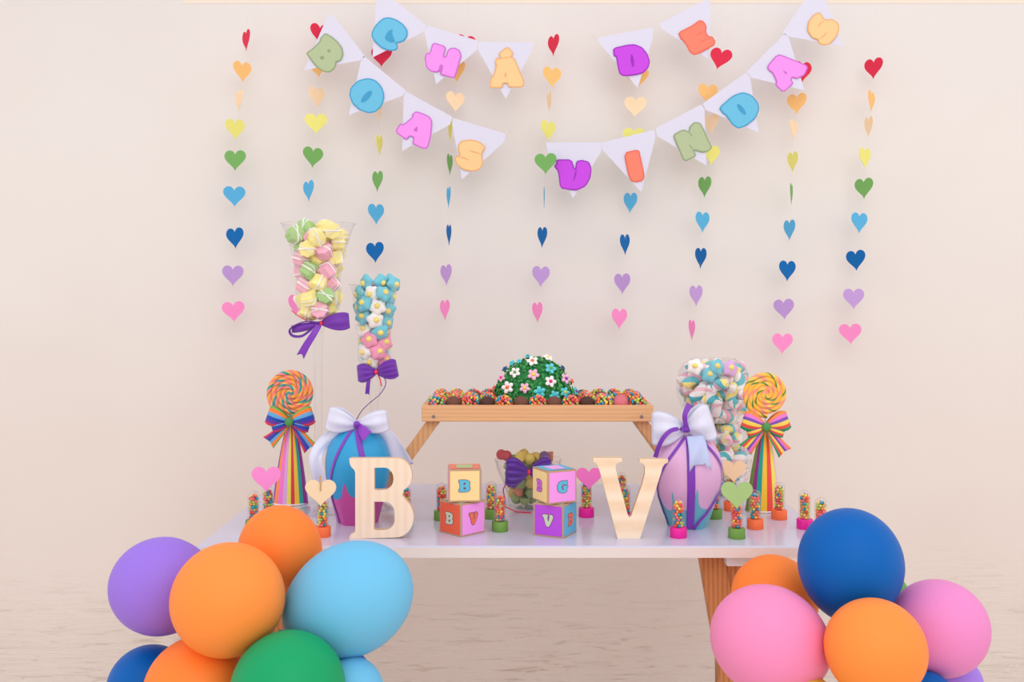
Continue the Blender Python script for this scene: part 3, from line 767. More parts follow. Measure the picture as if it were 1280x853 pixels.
def meridian(surf, H, azf, w, u0=.985, u1=.01, n=40, off=.0014):
    g = G(); rows = []
    for i in range(n+1):
        u = u0+(u1-u0)*i/n
        a = azf(1-u); p = surf(a, u*H, off)
        q2 = surf(azf(1-u+.02), max(0, u-.02)*H, off); d = (q2-p).normalized()
        rad = Vector((math.sin(a), -math.cos(a), .35*(u > .6)))
        wv = d.cross(rad).normalized()
        rows.append([p+wv*w*(j/2-1) for j in range(5)])
    g.grid(rows); return g

t, gl, H, sf, YGL = gift(447, 656, 40, 533, 26, (44, 160, 214), (204, 82, 164), .056, .030, 7, .81, 'egg-shaped gift box, bright blue dripping over magenta, behind the wooden B', 2.0)
meridian(sf, H, lambda v: -.25-.85*min(1, v*1.3), .0035).build('ribbon_band', satin_pl, t, solid=.0005)
meridian(sf, H, lambda v: .12+.42*min(1, v*1.6), .0055).build('ribbon_band', satin_pl, t, solid=.0005)
g = G(); tail(g, [W(447, 532, YGL-.02), W(452, 538, YGL-.045), W(459, 546, YGL-.06)], .006, .013, cut=0); g.build('ribbon_end', mat('violet_ribbon', (150, 66, 196), .4), t, solid=.0005)
kn = W(447, 531, YGL-.012)
t = thing('satin_bow', kn, 'white satin bow with purple knot on top of the blue and magenta gift box', 'bow')
g = G(); bow_lobe(g, kn, W(409, 522, YGL-.02), .006, .022, .018, pleats=2); bow_lobe(g, kn, W(486, 525, YGL-.02), .006, .020, .018, pleats=2)
g.build('loop', satin_w, t, solid=.0006)
g = G(); tail(g, [W(425, 538, YGL-.01), W(405, 553, YGL-.012), W(394, 572, YGL-.03), W(398, 592, YGL-.03), W(402, 610, YGL-.02)], .012, .014, fold=.003)
tail(g, [W(470, 538, YGL+.0), W(484, 548, YGL+.01), W(496, 566, YGL+.02), W(506, 584, YGL+.03)], .014, .02, fold=.003, cut=.1)
g.build('bow_tail', satin_w, t, solid=.0006)
G().ball(kn+Vector((0, -.01, .002)), (.008, .008, .007)).build('knot', satin_pl, t)

t, gr, H, sf, YGR = gift(860, 661, 42.5, 541, 25, (228, 178, 220), (108, 184, 204), .040, .040, 8, .367, 'egg-shaped gift box, pale pink dripping over teal, right of the wooden V', 2.2)
meridian(sf, H, lambda v: -.10+.04*v, .0075).build('ribbon_band', satin_pl, t, solid=.0005)
meridian(sf, H, lambda v: -.35-1.15*min(1, v*1.5), .003, off=.002).build('ribbon_band', satin_pl, t, solid=.0005)
meridian(sf, H, lambda v: .5+.95*math.sin(min(1, v*1.15)*PI*.62)-.1-1.25*max(0, v-.5)*1.9, .003, off=.003).build('ribbon_band', satin_pl, t, solid=.0005)
cord = [W(x, y, YGR+.0) for x, y in ((821, 604), (823, 622), (829, 640), (836, 657))]
G().tube(cord, .0011, 6).build('loose_cord', mat('violet_ribbon', (150, 66, 196)), t)
kn = W(856, 535, YGR-.012)
t = thing('satin_bow', kn, 'large white satin bow with purple knot on top of the pink and teal gift box', 'bow')
g = G(); bow_lobe(g, kn, W(814, 536, YGR-.02), .006, .033, .02, pleats=2, bulge=.05); bow_lobe(g, kn, W(890, 525, YGR-.02), .007, .034, .024, pleats=2, bulge=.15)
g.build('loop', satin_w, t, solid=.0006)
g = G(); tail(g, [W(869, 545, YGR-.045), W(872, 557, YGR-.062), W(874, 571, YGR-.070), W(875, 583, YGR-.072)], .016, .021, fold=.002, cut=.6)
g.build('bow_tail', mat('pale_blue_satin', (186, 196, 232), .3, .6, sheen=.4), t, solid=.0006)
g = G(); g.ball(kn+Vector((0, -.014, 0)), (.009, .008, .008))
tail(g, [kn+Vector((0, -.02, 0)), W(856, 520, YGR-.045), W(862, 505, YGR-.035)], .004, .006, cut=0)
tail(g, [kn+Vector((0, -.02, 0)), W(840, 538, YGR-.045), W(827, 551, YGR-.048), W(819, 572, YGR-.03)], .004, .0045, cut=0)
g.build('knot', satin_pl, t)

# ------------------------------------------------------------------ wooden letters
pl_b = wood('plywood_b', (252, 230, 206), (244, 214, 184), (9, 1, 1.2), 2, .55, 2.5, 'X')
pl_v = wood('plywood_v', (252, 231, 204), (236, 196, 150), (1.5, 1, 5), 1.6, .55, 5, 'Z')
side_m = mat('plywood_edge', (224, 190, 156), .6)
def arc(cx, cy, rx, ry, a0, a1, n=10): return [(cx+rx*math.cos(math.radians(a0+(a1-a0)*i/n)), cy+ry*math.sin(math.radians(a0+(a1-a0)*i/n))) for i in range(n+1)]
cb = crop(430, 560, 6.56)
Bo = [(42,98),(50,94),(400,94)]+arc(430,232,128,138,-90,62,14)+[(478,400)]+arc(420,577,152,168,-62,90,14)[1:]+[(110,752),(48,752),(42,735),(60,715),(85,705),(92,690),(92,215),(85,190),(60,165),(48,140)]
Bh1 = [(248,172),(320,170)]+arc(330,262,76,92,-80,85,12)+[(265,356),(248,348)]
Bh2 = [(246,450),(300,450)]+arc(330,540,85,90,-80,0,8)+arc(330,600,85,82,0,88,8)+[(262,684),(246,676)]
YL = TY(673.5)
def wood_letter(name_label, outline, holes, cr, mt):
    o = [toXZ(cr(p), YL) for p in outline]; hs = [[toXZ(cr(p), YL) for p in h] for h in holes]
    zmin = min(p[1] for p in o); dz = TZ-zmin
    o = [(x, z+dz) for x, z in o]; hs = [[(x, z+dz) for x, z in h] for h in hs]
    cx = sum(p[0] for p in o)/len(o)
    g = G().prism(o, YL, YL+.015, hs, 0, 1)
    tag(g.build('wooden_letter', [mt, side_m], None, off=(cx, YL+.0075, TZ), smooth=False), name_label, 'letter', None)
wood_letter('large pale wooden serif letter B standing at the front of the table', Bo, [Bh1, Bh2], cb, pl_b)
cv = crop(730, 560, 6.56)
Vo = [(74,96),(80,92),(310,92),(312,122),(285,128),(262,145),(258,170),(270,225),(360,560),(374,580),(388,565),(480,300),(500,220),(500,165),(485,138),(455,125),(455,100),(690,102),(690,130),(665,138),(645,165),(630,220),(460,752),(275,752),(130,200),(112,150),(95,130),(76,120)]
wood_letter('large pale wooden serif letter V standing in front of the pink gift box', Vo, [], cv, pl_v)

# ------------------------------------------------------------------ letter blocks
def glyph(ch):
    if ch == 'B': return [(0,0),(.6,0),(.85,.08),(.95,.25),(.93,.4),(.8,.5),(.92,.62),(.92,.8),(.8,.94),(.55,1),(0,1),(0,.8),(.1,.78),(.1,.22),(0,.2)], [[(.4,.2),(.55,.2),(.62,.28),(.55,.4),(.4,.4)], [(.4,.6),(.52,.6),(.6,.68),(.52,.78),(.4,.78)]]
    if ch == 'V': return [(.32,0),(.62,0),(.95,.7),(.98,.82),(.92,.98),(.75,1.02),(.6,.98),(.66,.86),(.52,.34),(.42,.8),(.5,.82),(.5,1),(0,1),(0,.8),(.1,.78)], []
    return [(.55,-.02),(.9,.06),(.92,.42),(1,.44),(1,.58),(.52,.58),(.52,.42),(.6,.4),(.6,.24),(.5,.24),(.42,.36),(.4,.6),(.5,.78),(.62,.76),(.68,.66),(.95,.68),(.95,1),(.8,1),(.74,.95),(.5,1.02),(.2,.92),(.02,.68),(.02,.34),(.18,.08)], []
kraft = mat('kraft_card', (196, 158, 128), .7)
dark_line = mat('letter_outline', (120, 90, 100), .7)
def face(g, c, yaw, s, ch, size=.36):
    """letter on the side of a block that faces yaw"""
    M = Matrix.Translation(c) @ Matrix.Rotation(yaw, 4, 'Z')
    o, hs = glyph(ch); k = s*size
    f = lambda P: [((x-.5)*k, (z-.5)*k) for x, z in P]
    fo = f(o); y = -s/2
    fo = chaikin(fo, 1, .18)
    g.prism(inset(fo, -.0011), y-.0014, y-.0008, mi=0, M=M); g.prism(fo, y-.0017, y-.0013, mi=1, M=M)
    for h in hs: g.prism(f(h), y-.0019, y-.0016, mi=0, M=M)
def cube(px, py, Y, z, s, yaw, faces, top, label, gname='cardboard letter blocks'):
    """faces: (relative yaw, panel colour, letter, letter colour)"""
    c = Vector(((px-CX)*Y/F, Y, z))
    t = thing('letter_block', c, label, 'block')
    cc = c+Vector((0, 0, s/2))
    G().box(cc, (s, s, s), Matrix.Rotation(yaw, 4, 'Z')).build('box', kraft, t, smooth=False, bevel=.0006)
    for (ry, pc, ch, lc, ln) in faces:
        M = Matrix.Translation(cc) @ Matrix.Rotation(yaw+ry, 4, 'Z'); h = s/2-.0032
        p = G().prism([(-h, -h), (h, -h), (h, h), (-h, h)], -s/2-.0009, -s/2+.001, M=M).build('panel', mat('panel_%d_%d_%d' % pc, pc, .6, .25), t, smooth=False)
        if ch:
            g = G(); face(g, cc, yaw+ry, s, ch)
            l = g.build('letter', [dark_line, mat('blk_%d_%d_%d' % lc, lc, .6)], p, smooth=False); l['label'] = ln+' letter '+ch
    h = s/2-.0032
    M = Matrix.Translation(cc+Vector((0, 0, s/2))) @ Matrix.Rotation(yaw, 4, 'Z')
    g = G()
    g.add([M @ Vector(v) for v in ((-h, -h, .0007), (h, -h, .0007), (h, h, .0007), (-h, h, .0007))], [[0, 1, 2, 3]], 0)
    k = h*.5
    g.add([M @ Vector(v) for v in ((-k, -k*1.3, .0011), (k, -k*1.3, .0011), (k*1.2, k*1.3, .0011), (-k*1.2, k*1.3, .0011))], [[0, 1, 2, 3]], 1)
    g.build('top_panel', [mat('panel_%d_%d_%d' % top[0], top[0], .6), mat('panel_%d_%d_%d' % top[1], top[1], .6)], t, smooth=False)
ORG = (238, 102, 72); PK = (246, 158, 238); YE = (252, 220, 156); PU = (190, 80, 222); BL = (104, 184, 220); SG = (206, 214, 190); SK = (96, 190, 224)
s = .062
yb = TY(671.5)+.04
cube(578, 0, yb, TZ, s, math.radians(-46), [(0, ORG, 'B', SG, 'pale sage'), (PI/2, PK, 'V', (240, 116, 84), 'orange'), (PI, PK, None, SG, ''), (-PI/2, YE, None, SG, '')], (SG, PK), 'bottom left letter block with an orange B side and a pink V side')
cube(580.5, 0, yb, TZ+s+.0015, s, math.radians(4), [(0, YE, 'B', SK, 'blue'), (-PI/2, PK, None, SG, ''), (PI/2, BL, None, SG, ''), (PI, ORG, None, SG, '')], ((240, 136, 116), (178, 200, 150)), 'top left letter block, cream front with a blue B')
yb2 = TY(673)+.036
cube(694, 0, yb2, TZ, s, math.radians(-27), [(0, PU, 'V', SG, 'pale sage'), (PI/2, BL, 'B', (244, 120, 96), 'coral'), (PI, PK, None, SG, ''), (-PI/2, YE, None, SG, '')], (SG, PK), 'bottom right letter block with a purple V side and a blue B side')
cube(693, 0, yb2, TZ+s+.0015, s, math.radians(26), [(0, PK, 'G', SK, 'blue'), (-PI/2, YE, 'B', (214, 110, 220), 'purple pink'), (PI/2, BL, None, SG, ''), (PI, ORG, None, SG, '')], (BL, (240, 170, 236)), 'top right letter block with a pink G side and a yellow B side')

# ------------------------------------------------------------------ candy tubes
bead_m = [mat('bead_'+n, c, .35, .4) for n, c in (('orange', (250, 140, 70)), ('blue', (36, 158, 190)), ('yellow', (246, 214, 96)), ('pink', (246, 116, 130)), ('lime', (176, 204, 96)), ('red', (236, 82, 72)))]
CAP = {'green': (112, 158, 66), 'magenta': (240, 28, 158), 'orange': (255, 116, 62)}
HT = {'pink': (255, 150, 216), 'hot pink': (255, 128, 204), 'cream': (252, 226, 186), 'peach': (255, 218, 176), 'green': (172, 206, 134)}
tube_g = {}
def tube_meshes(seed):
    q = random.Random(seed)
    g = G(); r = .0106; hb = .019; ht = .074
    z = hb+.0035; k = 0; rb = .0031
    while z < ht-.006:
        m = 7 if z < ht-.014 else 4
        rr = r-rb-.0006 if z < ht-.014 else .004
        for j in range(m):
            a = 2*PI*(j+.5*(k % 2))/m+q.uniform(-.15, .15)
            g.ball((rr*math.sin(a), -rr*math.cos(a), z+q.uniform(-.0006, .0006)), rb*q.uniform(.9, 1.08), 8, 6, q.randrange(6))
        z += rb*1.72; k += 1
    return g
def candy_tube(px, by, cap, label, topper=None, scale=1.0, hpx=None):
    Y = TY(by)+.014
    c = Vector(((px-CX)*Y/F, Y, TZ))
    t = thing('candy_tube', c, label, 'candy tube', 'candy tubes on the table')
    Cc = c; R0 = .0155*scale; k = scale
    g = G().lathe([(0, 0), (R0*.97, 0), (R0, .001), (R0, .018*k), (R0*.95, .019*k), (0, .019*k)], c, 48, f=lambda a, r, z: 1+.02*math.cos(24*a))
    g.build('cap', mat('cap_'+cap, CAP[cap], .4, .4), t, weld=True)
    pr = [(.0115*k, .017*k), (.0115*k, .064*k)]+[(.0115*k*math.cos(a), .064*k+.0115*k*math.sin(a)) for a in [PI/2*i/7 for i in range(1, 8)]]
    G().lathe(pr, c, 24).build('clear_tube', clear, t, weld=True)
    g = tube_meshes(int(px*7+by)); g.v = [v*k+c for v in g.v]
    o = g.build('candy_beads', bead_m, None, off=c)
    tag(o, 'rainbow candy beads filling the '+label[:1].lower()+label[1:], 'candy', None, 'stuff')
    if topper:
        tc_, wpx, hy, ox, stick = topper
        Yh = Y-.0135*k-.001
        w = wpx*Yh/F
        zc = HC-(hy-HY)*Yh/F; xc = ((px+ox)-CX)*Yh/F
        hp = [(x+xc, z+zc) for x, z in heart(w, w*.88, 36)]
        tp = G().prism(hp, Yh-.002, Yh, mi=0).build('heart_topper', mat('foam_'+tc_.replace(' ', '_'), HT[tc_], .8, .1), t, smooth=False)
        tp['label'] = tc_+' foam heart'
        if stick: G().box((xc, Yh-.0026, zc+w*.33), (.0028, .0012, w*.5)).build('stick', mat('stick_wood', (206, 168, 120), .6), tp, smooth=False)
T = [
 (317, 664, 'green', 'leftmost candy tube, beside the pink heart topper and behind the balloons', None),
 (335, 657, 'orange', 'candy tube topped with a pink foam heart at the left of the table', ('pink', 37, 600, -2, False)),
 (403, 673, 'orange', 'candy tube with an orange cap and cream foam heart left of the wooden B', ('cream', 39, 617, -2, True)),
 (507, 655, 'green', 'candy tube mostly hidden behind the wooden B', None),
 (552, 652, 'green', 'candy tube with a green cap behind the left stack of blocks', None),
 (614, 650, 'green', 'candy tube standing behind another green-capped tube left of the ribbed bowl', None),
 (625, 666, 'green', 'candy tube with a green cap in front, between the two stacks of blocks', None),
 (733, 648, 'magenta', 'candy tube with a magenta cap and hot pink foam heart, left of the wooden V', ('hot pink', 32, 599, 3, False)),
 (777, 636, 'magenta', 'farther candy tube seen through the opening of the wooden V', None),
 (781, 655, 'magenta', 'nearer candy tube seen through the opening of the wooden V', None),
 (848, 674, 'magenta', 'candy tube with a magenta cap in front of the pink and teal gift box', None),
 (893, 650, 'green', 'candy tube with a green cap just right of the pink and teal gift box', None),
 (914, 640, 'orange', 'candy tube with an orange cap and peach foam heart in front of the glass bowl', ('peach', 32, 590, 3, False)),
 (921, 675, 'green', 'candy tube with a green cap and large green foam heart', ('green', 40, 620, 0, False)),
 (944, 663, 'orange', 'candy tube with an orange cap in front of the striped lollipop cone', None),
 (974, 651, 'orange', 'candy tube with an orange cap behind, right of the striped cone', None),
 (1006, 663, 'magenta', 'candy tube with a magenta cap near the right end of the table', None),
 (1026, 674, 'green', 'rightmost candy tube, partly behind the dark blue balloon', None)]
for (px, by, cap, lab, top) in T: candy_tube(px, by, cap, lab, top)

# ------------------------------------------------------------------ lollipop topiaries
def lollipop(px, by, dpx, dpy, rpx, swirl, cone_cols, half, apex_y, slant, label, bowc, tails, key):
    Y = TY(by)+.02
    c = Vector(((px-CX)*Y/F, Y, TZ))
    s = Y/F
    t = thing('lollipop', c, label, 'lollipop')
    zap = HC-(apex_y-HY)*s-TZ
    # striped card cone
    n = 24; seg = 64; rows = []; st = []
    ax = (dpx-px)*s*.8
    for i in range(n+1):
        u = i/n; r = half*s*(1-u)**.62*(.9)+.004
        row = []; sr = []
        for j in range(seg+1):
            a = 2*PI*j/seg
            row.append((c.x+ax*u+r*math.sin(a), c.y-r*math.cos(a)*.8, TZ+u*zap))
            aa = a if a <= PI else a-2*PI
            sr.append((.5+(r*math.sin(a))/(2*(half*s*(1-u)**.62*.9+.004))*.99+slant*(u), 0, 0))
        rows.append(row); st.append(sr)
    G().grid(rows, st=st).build('striped_cone', ramp_mat('stripes_'+key, cone_cols, .45), t)
    G().lathe([(half*s*.85, .001), (half*s*1.0, .0015), (half*s*.97, .004), (half*s*.85, .004)], c, 40, sy=.85).build('cone_base', mat('white_paper', (238, 238, 244), .5), t)
    # coiled disc
    dc = W(dpx, dpy, Y-.005); R1 = rpx*s; turns = 4.6; w = R1/(turns+.35)
    pts = []; N = 300
    for i in range(N+1):
        a = i/N*turns*2*PI; r = w*.25+w*(a/(2*PI))
        pts.append(dc+Vector((r*math.cos(a+1), 0, r*math.sin(a+1))))
    G().tube(pts, w*.56, 12, stf=lambda L, a: (L*21+a*1.0, 0, 0), sq=1.0).build('coiled_candy', ramp_mat('swirl_'+key, swirl, .2, .6), t, sharp=180)
    o = G().lathe([(0, 0), (R1*.9, 0), (R1*.9, .006), (0, .006)], (0, 0, 0), 32).build('core', ramp_mat('swirl_'+key, swirl), t, off=(0, 0, 0), weld=True)
    o.matrix_local = Matrix.Translation(dc-c+Vector((0, -.003, 0))) @ Matrix.Rotation(-PI/2, 4, 'X')
    G().tube([dc+Vector((0, 0, -R1*.9)), c+Vector((ax, 0, zap-.03))], .0022, 8).build('stick', mat('white_stick', (240, 236, 230), .4), t)
    # bow
    kn = W(dpx-1, apex_y, Y-.022)
    bm = ramp_mat('bowstripes_'+key, bowc, .4)
    b_ = G()
    bow_lobe(b_, kn, W(dpx-29, apex_y-9, Y-.03), .003, .020, .012, pleats=1, bulge=.1, notch=0)
    bow_lobe(b_, kn, W(dpx+28, apex_y-9, Y-.03), .003, .020, .012, pleats=1, bulge=.1)
    bow_lobe(b_, kn, W(dpx-24, apex_y+7, Y-.028), .003, .013, .010, pleats=1, bulge=.1)
    bow_lobe(b_, kn, W(dpx+23, apex_y+7, Y-.028), .003, .013, .010, pleats=1, bulge=.1)
    lb = b_.build('bow', bm, t, solid=.0005)
    tl = G()
    for (x, y) in tails: tail(tl, [kn, W((dpx+x)/2, (apex_y+y)/2, Y-.03), W(x, y, Y-.028)], .004, .0165, cut=.12)
    tl.build('bow_tail', bm, lb, solid=.0005)
    G().ball(kn+Vector((0, -.014, 0)), (.0095, .005, .0095), 16, 10, f=lambda d: 1+.06*math.cos(9*math.atan2(d.z, d.x))).build('rosette', mat('rosette_green', (84, 152, 80), .5), lb)
lollipop(363, 632, 364, 492, 29.5, [((255, 164, 60), 2), ((250, 130, 112), 1.6), ((255, 186, 80), 1), ((44, 158, 156), 1.5), ((246, 140, 130), 1.5), ((96, 62, 60), .4)],
         [((112, 66, 168), 1.2), ((255, 140, 78), 1.6), ((244, 122, 202), 2), ((222, 170, 222), 1.6), ((238, 226, 96), 1.6), ((224, 62, 74), 1.4), ((250, 206, 70), 1.6), ((36, 170, 166), 1.3), ((150, 50, 150), 1.1)],
         22, 527, .0, 'giant swirl lollipop in teal and orange on a rainbow cone, at left',
         [((228, 64, 80), .8), ((110, 60, 170), 1), ((40, 76, 176), 1.2), ((98, 168, 216), 1.2), ((255, 128, 48), 1.2), ((120, 180, 80), .6)], [(336, 553), (388, 561)], 'left')
lollipop(953, 641, 957, 493, 27.5, [((255, 190, 60), 2.4), ((250, 150, 130), 1.4), ((255, 200, 80), 1.6), ((96, 140, 50), .9)],
         [((118, 150, 70), .8), ((150, 56, 140), 1.2), ((32, 164, 150), 1.6), ((250, 200, 56), 1.8), ((240, 76, 66), 1.9), ((240, 224, 96), 1.8), ((244, 170, 210), 1)],
         21, 533, .0, 'giant swirl lollipop in yellow and green on a rainbow cone, at right',
         [((32, 160, 110), 1), ((240, 84, 70), 1.2), ((255, 214, 90), 1.4), ((120, 80, 180), 1.1), ((236, 120, 200), 1.2), ((255, 140, 70), 1)], [(932, 562), (981, 566)], 'right')

# ------------------------------------------------------------------ bamboo tray with folding legs
bam = wood('bamboo', (232, 180, 132), (214, 150, 102), (1.2, 5, 26), 1.5, .45, 1.5, 'Z')
bamd = wood('bamboo_leg', (226, 172, 122), (200, 140, 94), (20, 20, 2), 1.5, .45, 1.5, 'X')
YT0, YT1 = 2.05, 2.255
zt = HC-(507-HY)*YT0/F; xa = W(527, 0, YT0).x; xb = W(817, 0, YT0).x; th = .0335
t = thing('bamboo_tray', ((xa+xb)/2, (YT0+YT1)/2, TZ), 'bamboo bed tray on slanted folding legs, carrying the chocolates', 'tray')
xc = (xa+xb)/2
G().box((xc, YT0+.006, zt-th/2), (xb-xa, .012, th)).build('front_rail', bam, t, smooth=False, bevel=.0015)
G().box((xc, YT1-.006, zt-th/2), (xb-xa, .012, th)).build('back_rail', bam, t, smooth=False, bevel=.0015)
for x in (xa+.006, xb-.006):
    G().box((x, (YT0+YT1)/2, zt-th/2), (.012, YT1-YT0-.024, th)).build('side_rail', bam, t, smooth=False, bevel=.0015)
FLZ = zt-.014
G().box((xc, (YT0+YT1)/2, FLZ-.003), (xb-xa-.024, YT1-YT0-.024, .006)).build('tray_panel', bam, t, smooth=False)
for sx in (-1, 1):
    xt = xc+sx*(xb-xa)/2-sx*.028
    xbm = xt+sx*.147
    for y in (YT0+.024, YT1-.024):
        a = Vector((xt, y, zt-.028)); b = Vector((xbm, y, TZ))
        d = (b-a).normalized(); n = Vector((d.z, 0, -d.x))
        w = .0115
        hz = abs(w/d.z)
        vs = []
        for p in (a, b):
            for (k, yy) in ((-1, -.007), (1, -.007), (1, .007), (-1, .007)): vs.append((p.x+k*hz, p.y+yy, p.z))
        G().add(vs, [[0, 1, 2, 3], [4, 7, 6, 5], [0, 4, 5, 1], [1, 5, 6, 2], [2, 6, 7, 3], [3, 7, 4, 0]]).build('leg', bamd, t, smooth=False, bevel=.001)
    m_ = Vector((xt+sx*.066, (YT0+YT1)/2, TZ+.113))
    G().box(m_, (.016, YT1-YT0-.06, .016)).build('crossbar', bamd, t, smooth=False)
    p = W(542 if sx < 0 else 802, 521, YT0-.001)
    o = G().lathe([(0, -.002), (.002, -.002), (.0033, -.001), (.0033, .001)], (0, 0, 0), 16).build('screw', mat('steel', (120, 110, 104), .3, .8), t, off=(0, 0, 0))
    o.matrix_local = Matrix.Translation(p-OFF[0]) @ Matrix.Rotation(-PI/2, 4, 'X')
    o['label'] = 'small metal screw'

# chocolates
ch_m = mat('chocolate', (84, 52, 46), .6, .3, bump=.8, bscale=700); ch_b = mat('chocolate_milk', (126, 80, 66), .65, .3, bump=.9, bscale=800, noise=.3, nscale=500)
ch_p = mat('pink_sugar', (232, 122, 134), .7, .3, bump=.9, bscale=900)
RT = .0163
def truffle(m, spr, seed):
    q = random.Random(seed)
    b = G().ball((0, 0, RT*.92), (RT, RT, RT*.92), 18, 12, f=lambda d: 1+.02*math.sin(9*d.x+seed)*math.cos(8*d.y)).build('truffle', m, weld=True)
    if spr:
        g = G(); n = 52
        for i in range(n):
            z = 1-(i+.5)/n*1.45; a = i*2.39996+q.uniform(-.2, .2); rr = math.sqrt(max(0, 1-z*z))
            g.ball((RT*rr*math.cos(a), RT*rr*math.sin(a), RT*.92*(1+z)), RT*.19*q.uniform(.85, 1.15), 8, 6, q.randrange(6))
        s_ = g.build('sprinkles', bead_m, b); s_['kind'] = 'stuff'; s_['label'] = 'rainbow candy sprinkles'
    return b
TP = {'s': [truffle(ch_m, True, i) for i in range(3)], 'd': [truffle(ch_m, False, 5)], 'b': [truffle(ch_b, False, 6)], 'p': [truffle(ch_p, False, 7)]}
TD = {'s': 'chocolate truffle covered in rainbow sprinkles', 'd': 'plain dark chocolate truffle', 'b': 'milk chocolate truffle', 'p': 'pink sugared truffle'}
ordn = ['first', 'second', 'third', 'fourth', 'fifth', 'sixth', 'seventh', 'eighth', 'ninth', 'tenth', 'eleventh', 'twelfth', 'thirteenth']
front = 'sbsdsbsbsdsps'
q = random.Random(21)
for row in range(5):
    y = YT0+.0295+row*.0355
    if row == 4: y = YT1-.0295
    for i in range(13):
        x = xa+.0285+i*(xb-xa-.057)/12+(0 if row % 2 == 0 else .003)
        if row and abs((x-W(668, 0, 2.18).x)/.105)**2+abs((y-2.185)/.10)**2 < 1.0: continue
        k = front[i] if row == 0 else q.choices('sdbp', [6, 1.2, .8, .5])[0]
        c = copy_tree(q.choice(TP[k])); c.location = (x+q.uniform(-.001, .001), y, FLZ); c.rotation_euler = (0, 0, q.uniform(0, 6))
        if row == 0: tag(c, '%s, %s from the left in the tray front row' % (TD[k], ordn[i]), 'truffle', 'truffles on the bamboo tray')
        else:
            side = 'left' if x < W(668, 0, 2.18).x else 'right'
            tag(c, TD[k]+' in the back rows %s of the green flower dome' % side, 'truffle', '%s in the back rows, %s side' % (TD[k], side))
for l in TP.values():
    for o in l: drop(o)

# flower dome
DC = Vector((W(668, 0, 2.18).x, 2.18, FLZ)); RX, RYd, RZ = .0905, .074, HC-(446-HY)*2.18/F-FLZ
t = thing('flower_dome', DC, 'green ruffled dome dotted with little sugar flowers on the bamboo tray', 'dessert centrepiece')
q = random.Random(3)
gm = [mat('leaf_green', (56, 152, 78), .6, .3), mat('leaf_dark', (38, 124, 62), .6, .3), mat('leaf_light', (84, 170, 92), .6, .3)]
g = G()
prof = [(math.cos(a), math.sin(a)) for a in [PI/2*i/12 for i in range(13)]]
g.lathe([(r*.95*RX, z*.95*RZ) for r, z in prof], DC, 40, mi=1, sy=RYd/RX)
for i in range(900):
    z = q.random(); a = q.uniform(0, 2*PI); rr = math.sqrt(1-z*z)
    nrm = Vector((rr*math.cos(a)/RX, rr*math.sin(a)/RYd, z/RZ)).normalized()
    p = DC+Vector((rr*math.cos(a)*RX, rr*math.sin(a)*RYd, z*RZ))*.965
    tn_ = nrm.cross(Vector((q.uniform(-1, 1), q.uniform(-1, 1), q.uniform(-1, 1)))).normalized(); bn = nrm.cross(tn_)
    L = q.uniform(.006, .010); w = L*.42; lift = q.uniform(.15, .7)
    tip = p+tn_*L+nrm*L*lift
    mid = p+tn_*L*.5+nrm*(L*lift*.5+.001)
    g.add([p-bn*w*.4, p+bn*w*.4, mid+bn*w, mid-bn*w, tip, mid+nrm*.0015], [[0, 1, 2, 5], [0, 5, 3], [5, 2, 4], [3, 5, 4]], q.choice([0, 0, 0, 1, 2]))
g.build('foliage', gm, t, smooth=False)
FC = {'w': (250, 244, 244), 't': (98, 208, 216), 'p': (244, 188, 214), 'n': (28, 96, 150), 'o': (246, 128, 96)}
CC = {'o': (250, 122, 66), 'y': (244, 222, 84), 'm': (238, 46, 130), 'v': (146, 60, 180), 'g': (120, 170, 80), 't': (60, 180, 200), 'n': (20, 60, 110)}
cnm = {'w': 'white', 't': 'turquoise', 'p': 'pale pink', 'n': 'navy blue', 'o': 'orange'}
def dome_pt(px, py):
    yy = 2.14
    for _ in range(8):
        v = W(px, py, yy)-DC
        k = 1-(v.x/RX)**2-(v.z/RZ)**2
        yy = DC.y-RYd*math.sqrt(max(k, 0))
    v = W(px, py, yy)-DC
    if k < 0: v = v/math.sqrt((v.x/RX)**2+(v.z/RZ)**2)
    v.y = yy-DC.y
    return DC+v, Vector((v.x/RX**2, v.y/RYd**2, v.z/RZ**2)).normalized()
cg = crop(600, 440, 9.14)
for (x, y, a, b, sz) in [(600,118,'w','o',1),(770,80,'w','y',.9),(800,200,'t','g',1),(938,185,'n','n',.5),(408,245,'w','g',.95),(610,268,'p','y',1),(800,345,'w','m',1),(968,315,'p','v',.95),
                  (258,305,'p','m',.8),(325,412,'w','o',1.1),(515,418,'p','y',.9),(680,462,'t','t',1),(958,465,'t','y',.9),(1088,452,'t','v',.8),(285,192,'n','n',.6),
                  (375,140,'t','t',.6),(550,64,'t','n',.5),(845,505,'t','t',.9),(1085,308,'o','o',.5),(146,405,'o','m',.5),(455,120,'t','t',.5)]:
    p, nr = dome_pt(*cg((x, y)))
    nf = (nr+Vector((0, -.55, .1))).normalized()
    M = Matrix.Translation(p+nr*.0035) @ nf.to_track_quat('Z', 'Y').to_matrix().to_4x4() @ Matrix.Rotation(q.uniform(0, 1.2), 4, 'Z')
    g = G(); r = .0122*sz
    for k in range(5):
        an = 2*PI*k/5; Mk = M @ Matrix.Rotation(an, 4, 'Z')
        g.ball(M @ (Matrix.Rotation(an, 4, 'Z') @ Vector((r*.62, 0, 0))), (r*.46, r*.37, r*.22), 10, 6, M=Mk.to_3x3().to_4x4())
    f_ = g.build('sugar_flower', mat('sugar_'+a, FC[a], .6), t); f_['label'] = cnm[a]+' sugar flower'
    G().ball(M @ Vector((0, 0, r*.15)), (r*.32, r*.32, r*.24), 10, 6, M=M.to_3x3().to_4x4()).build('flower_centre', mat('sugarc_'+b, CC[b], .6), f_)

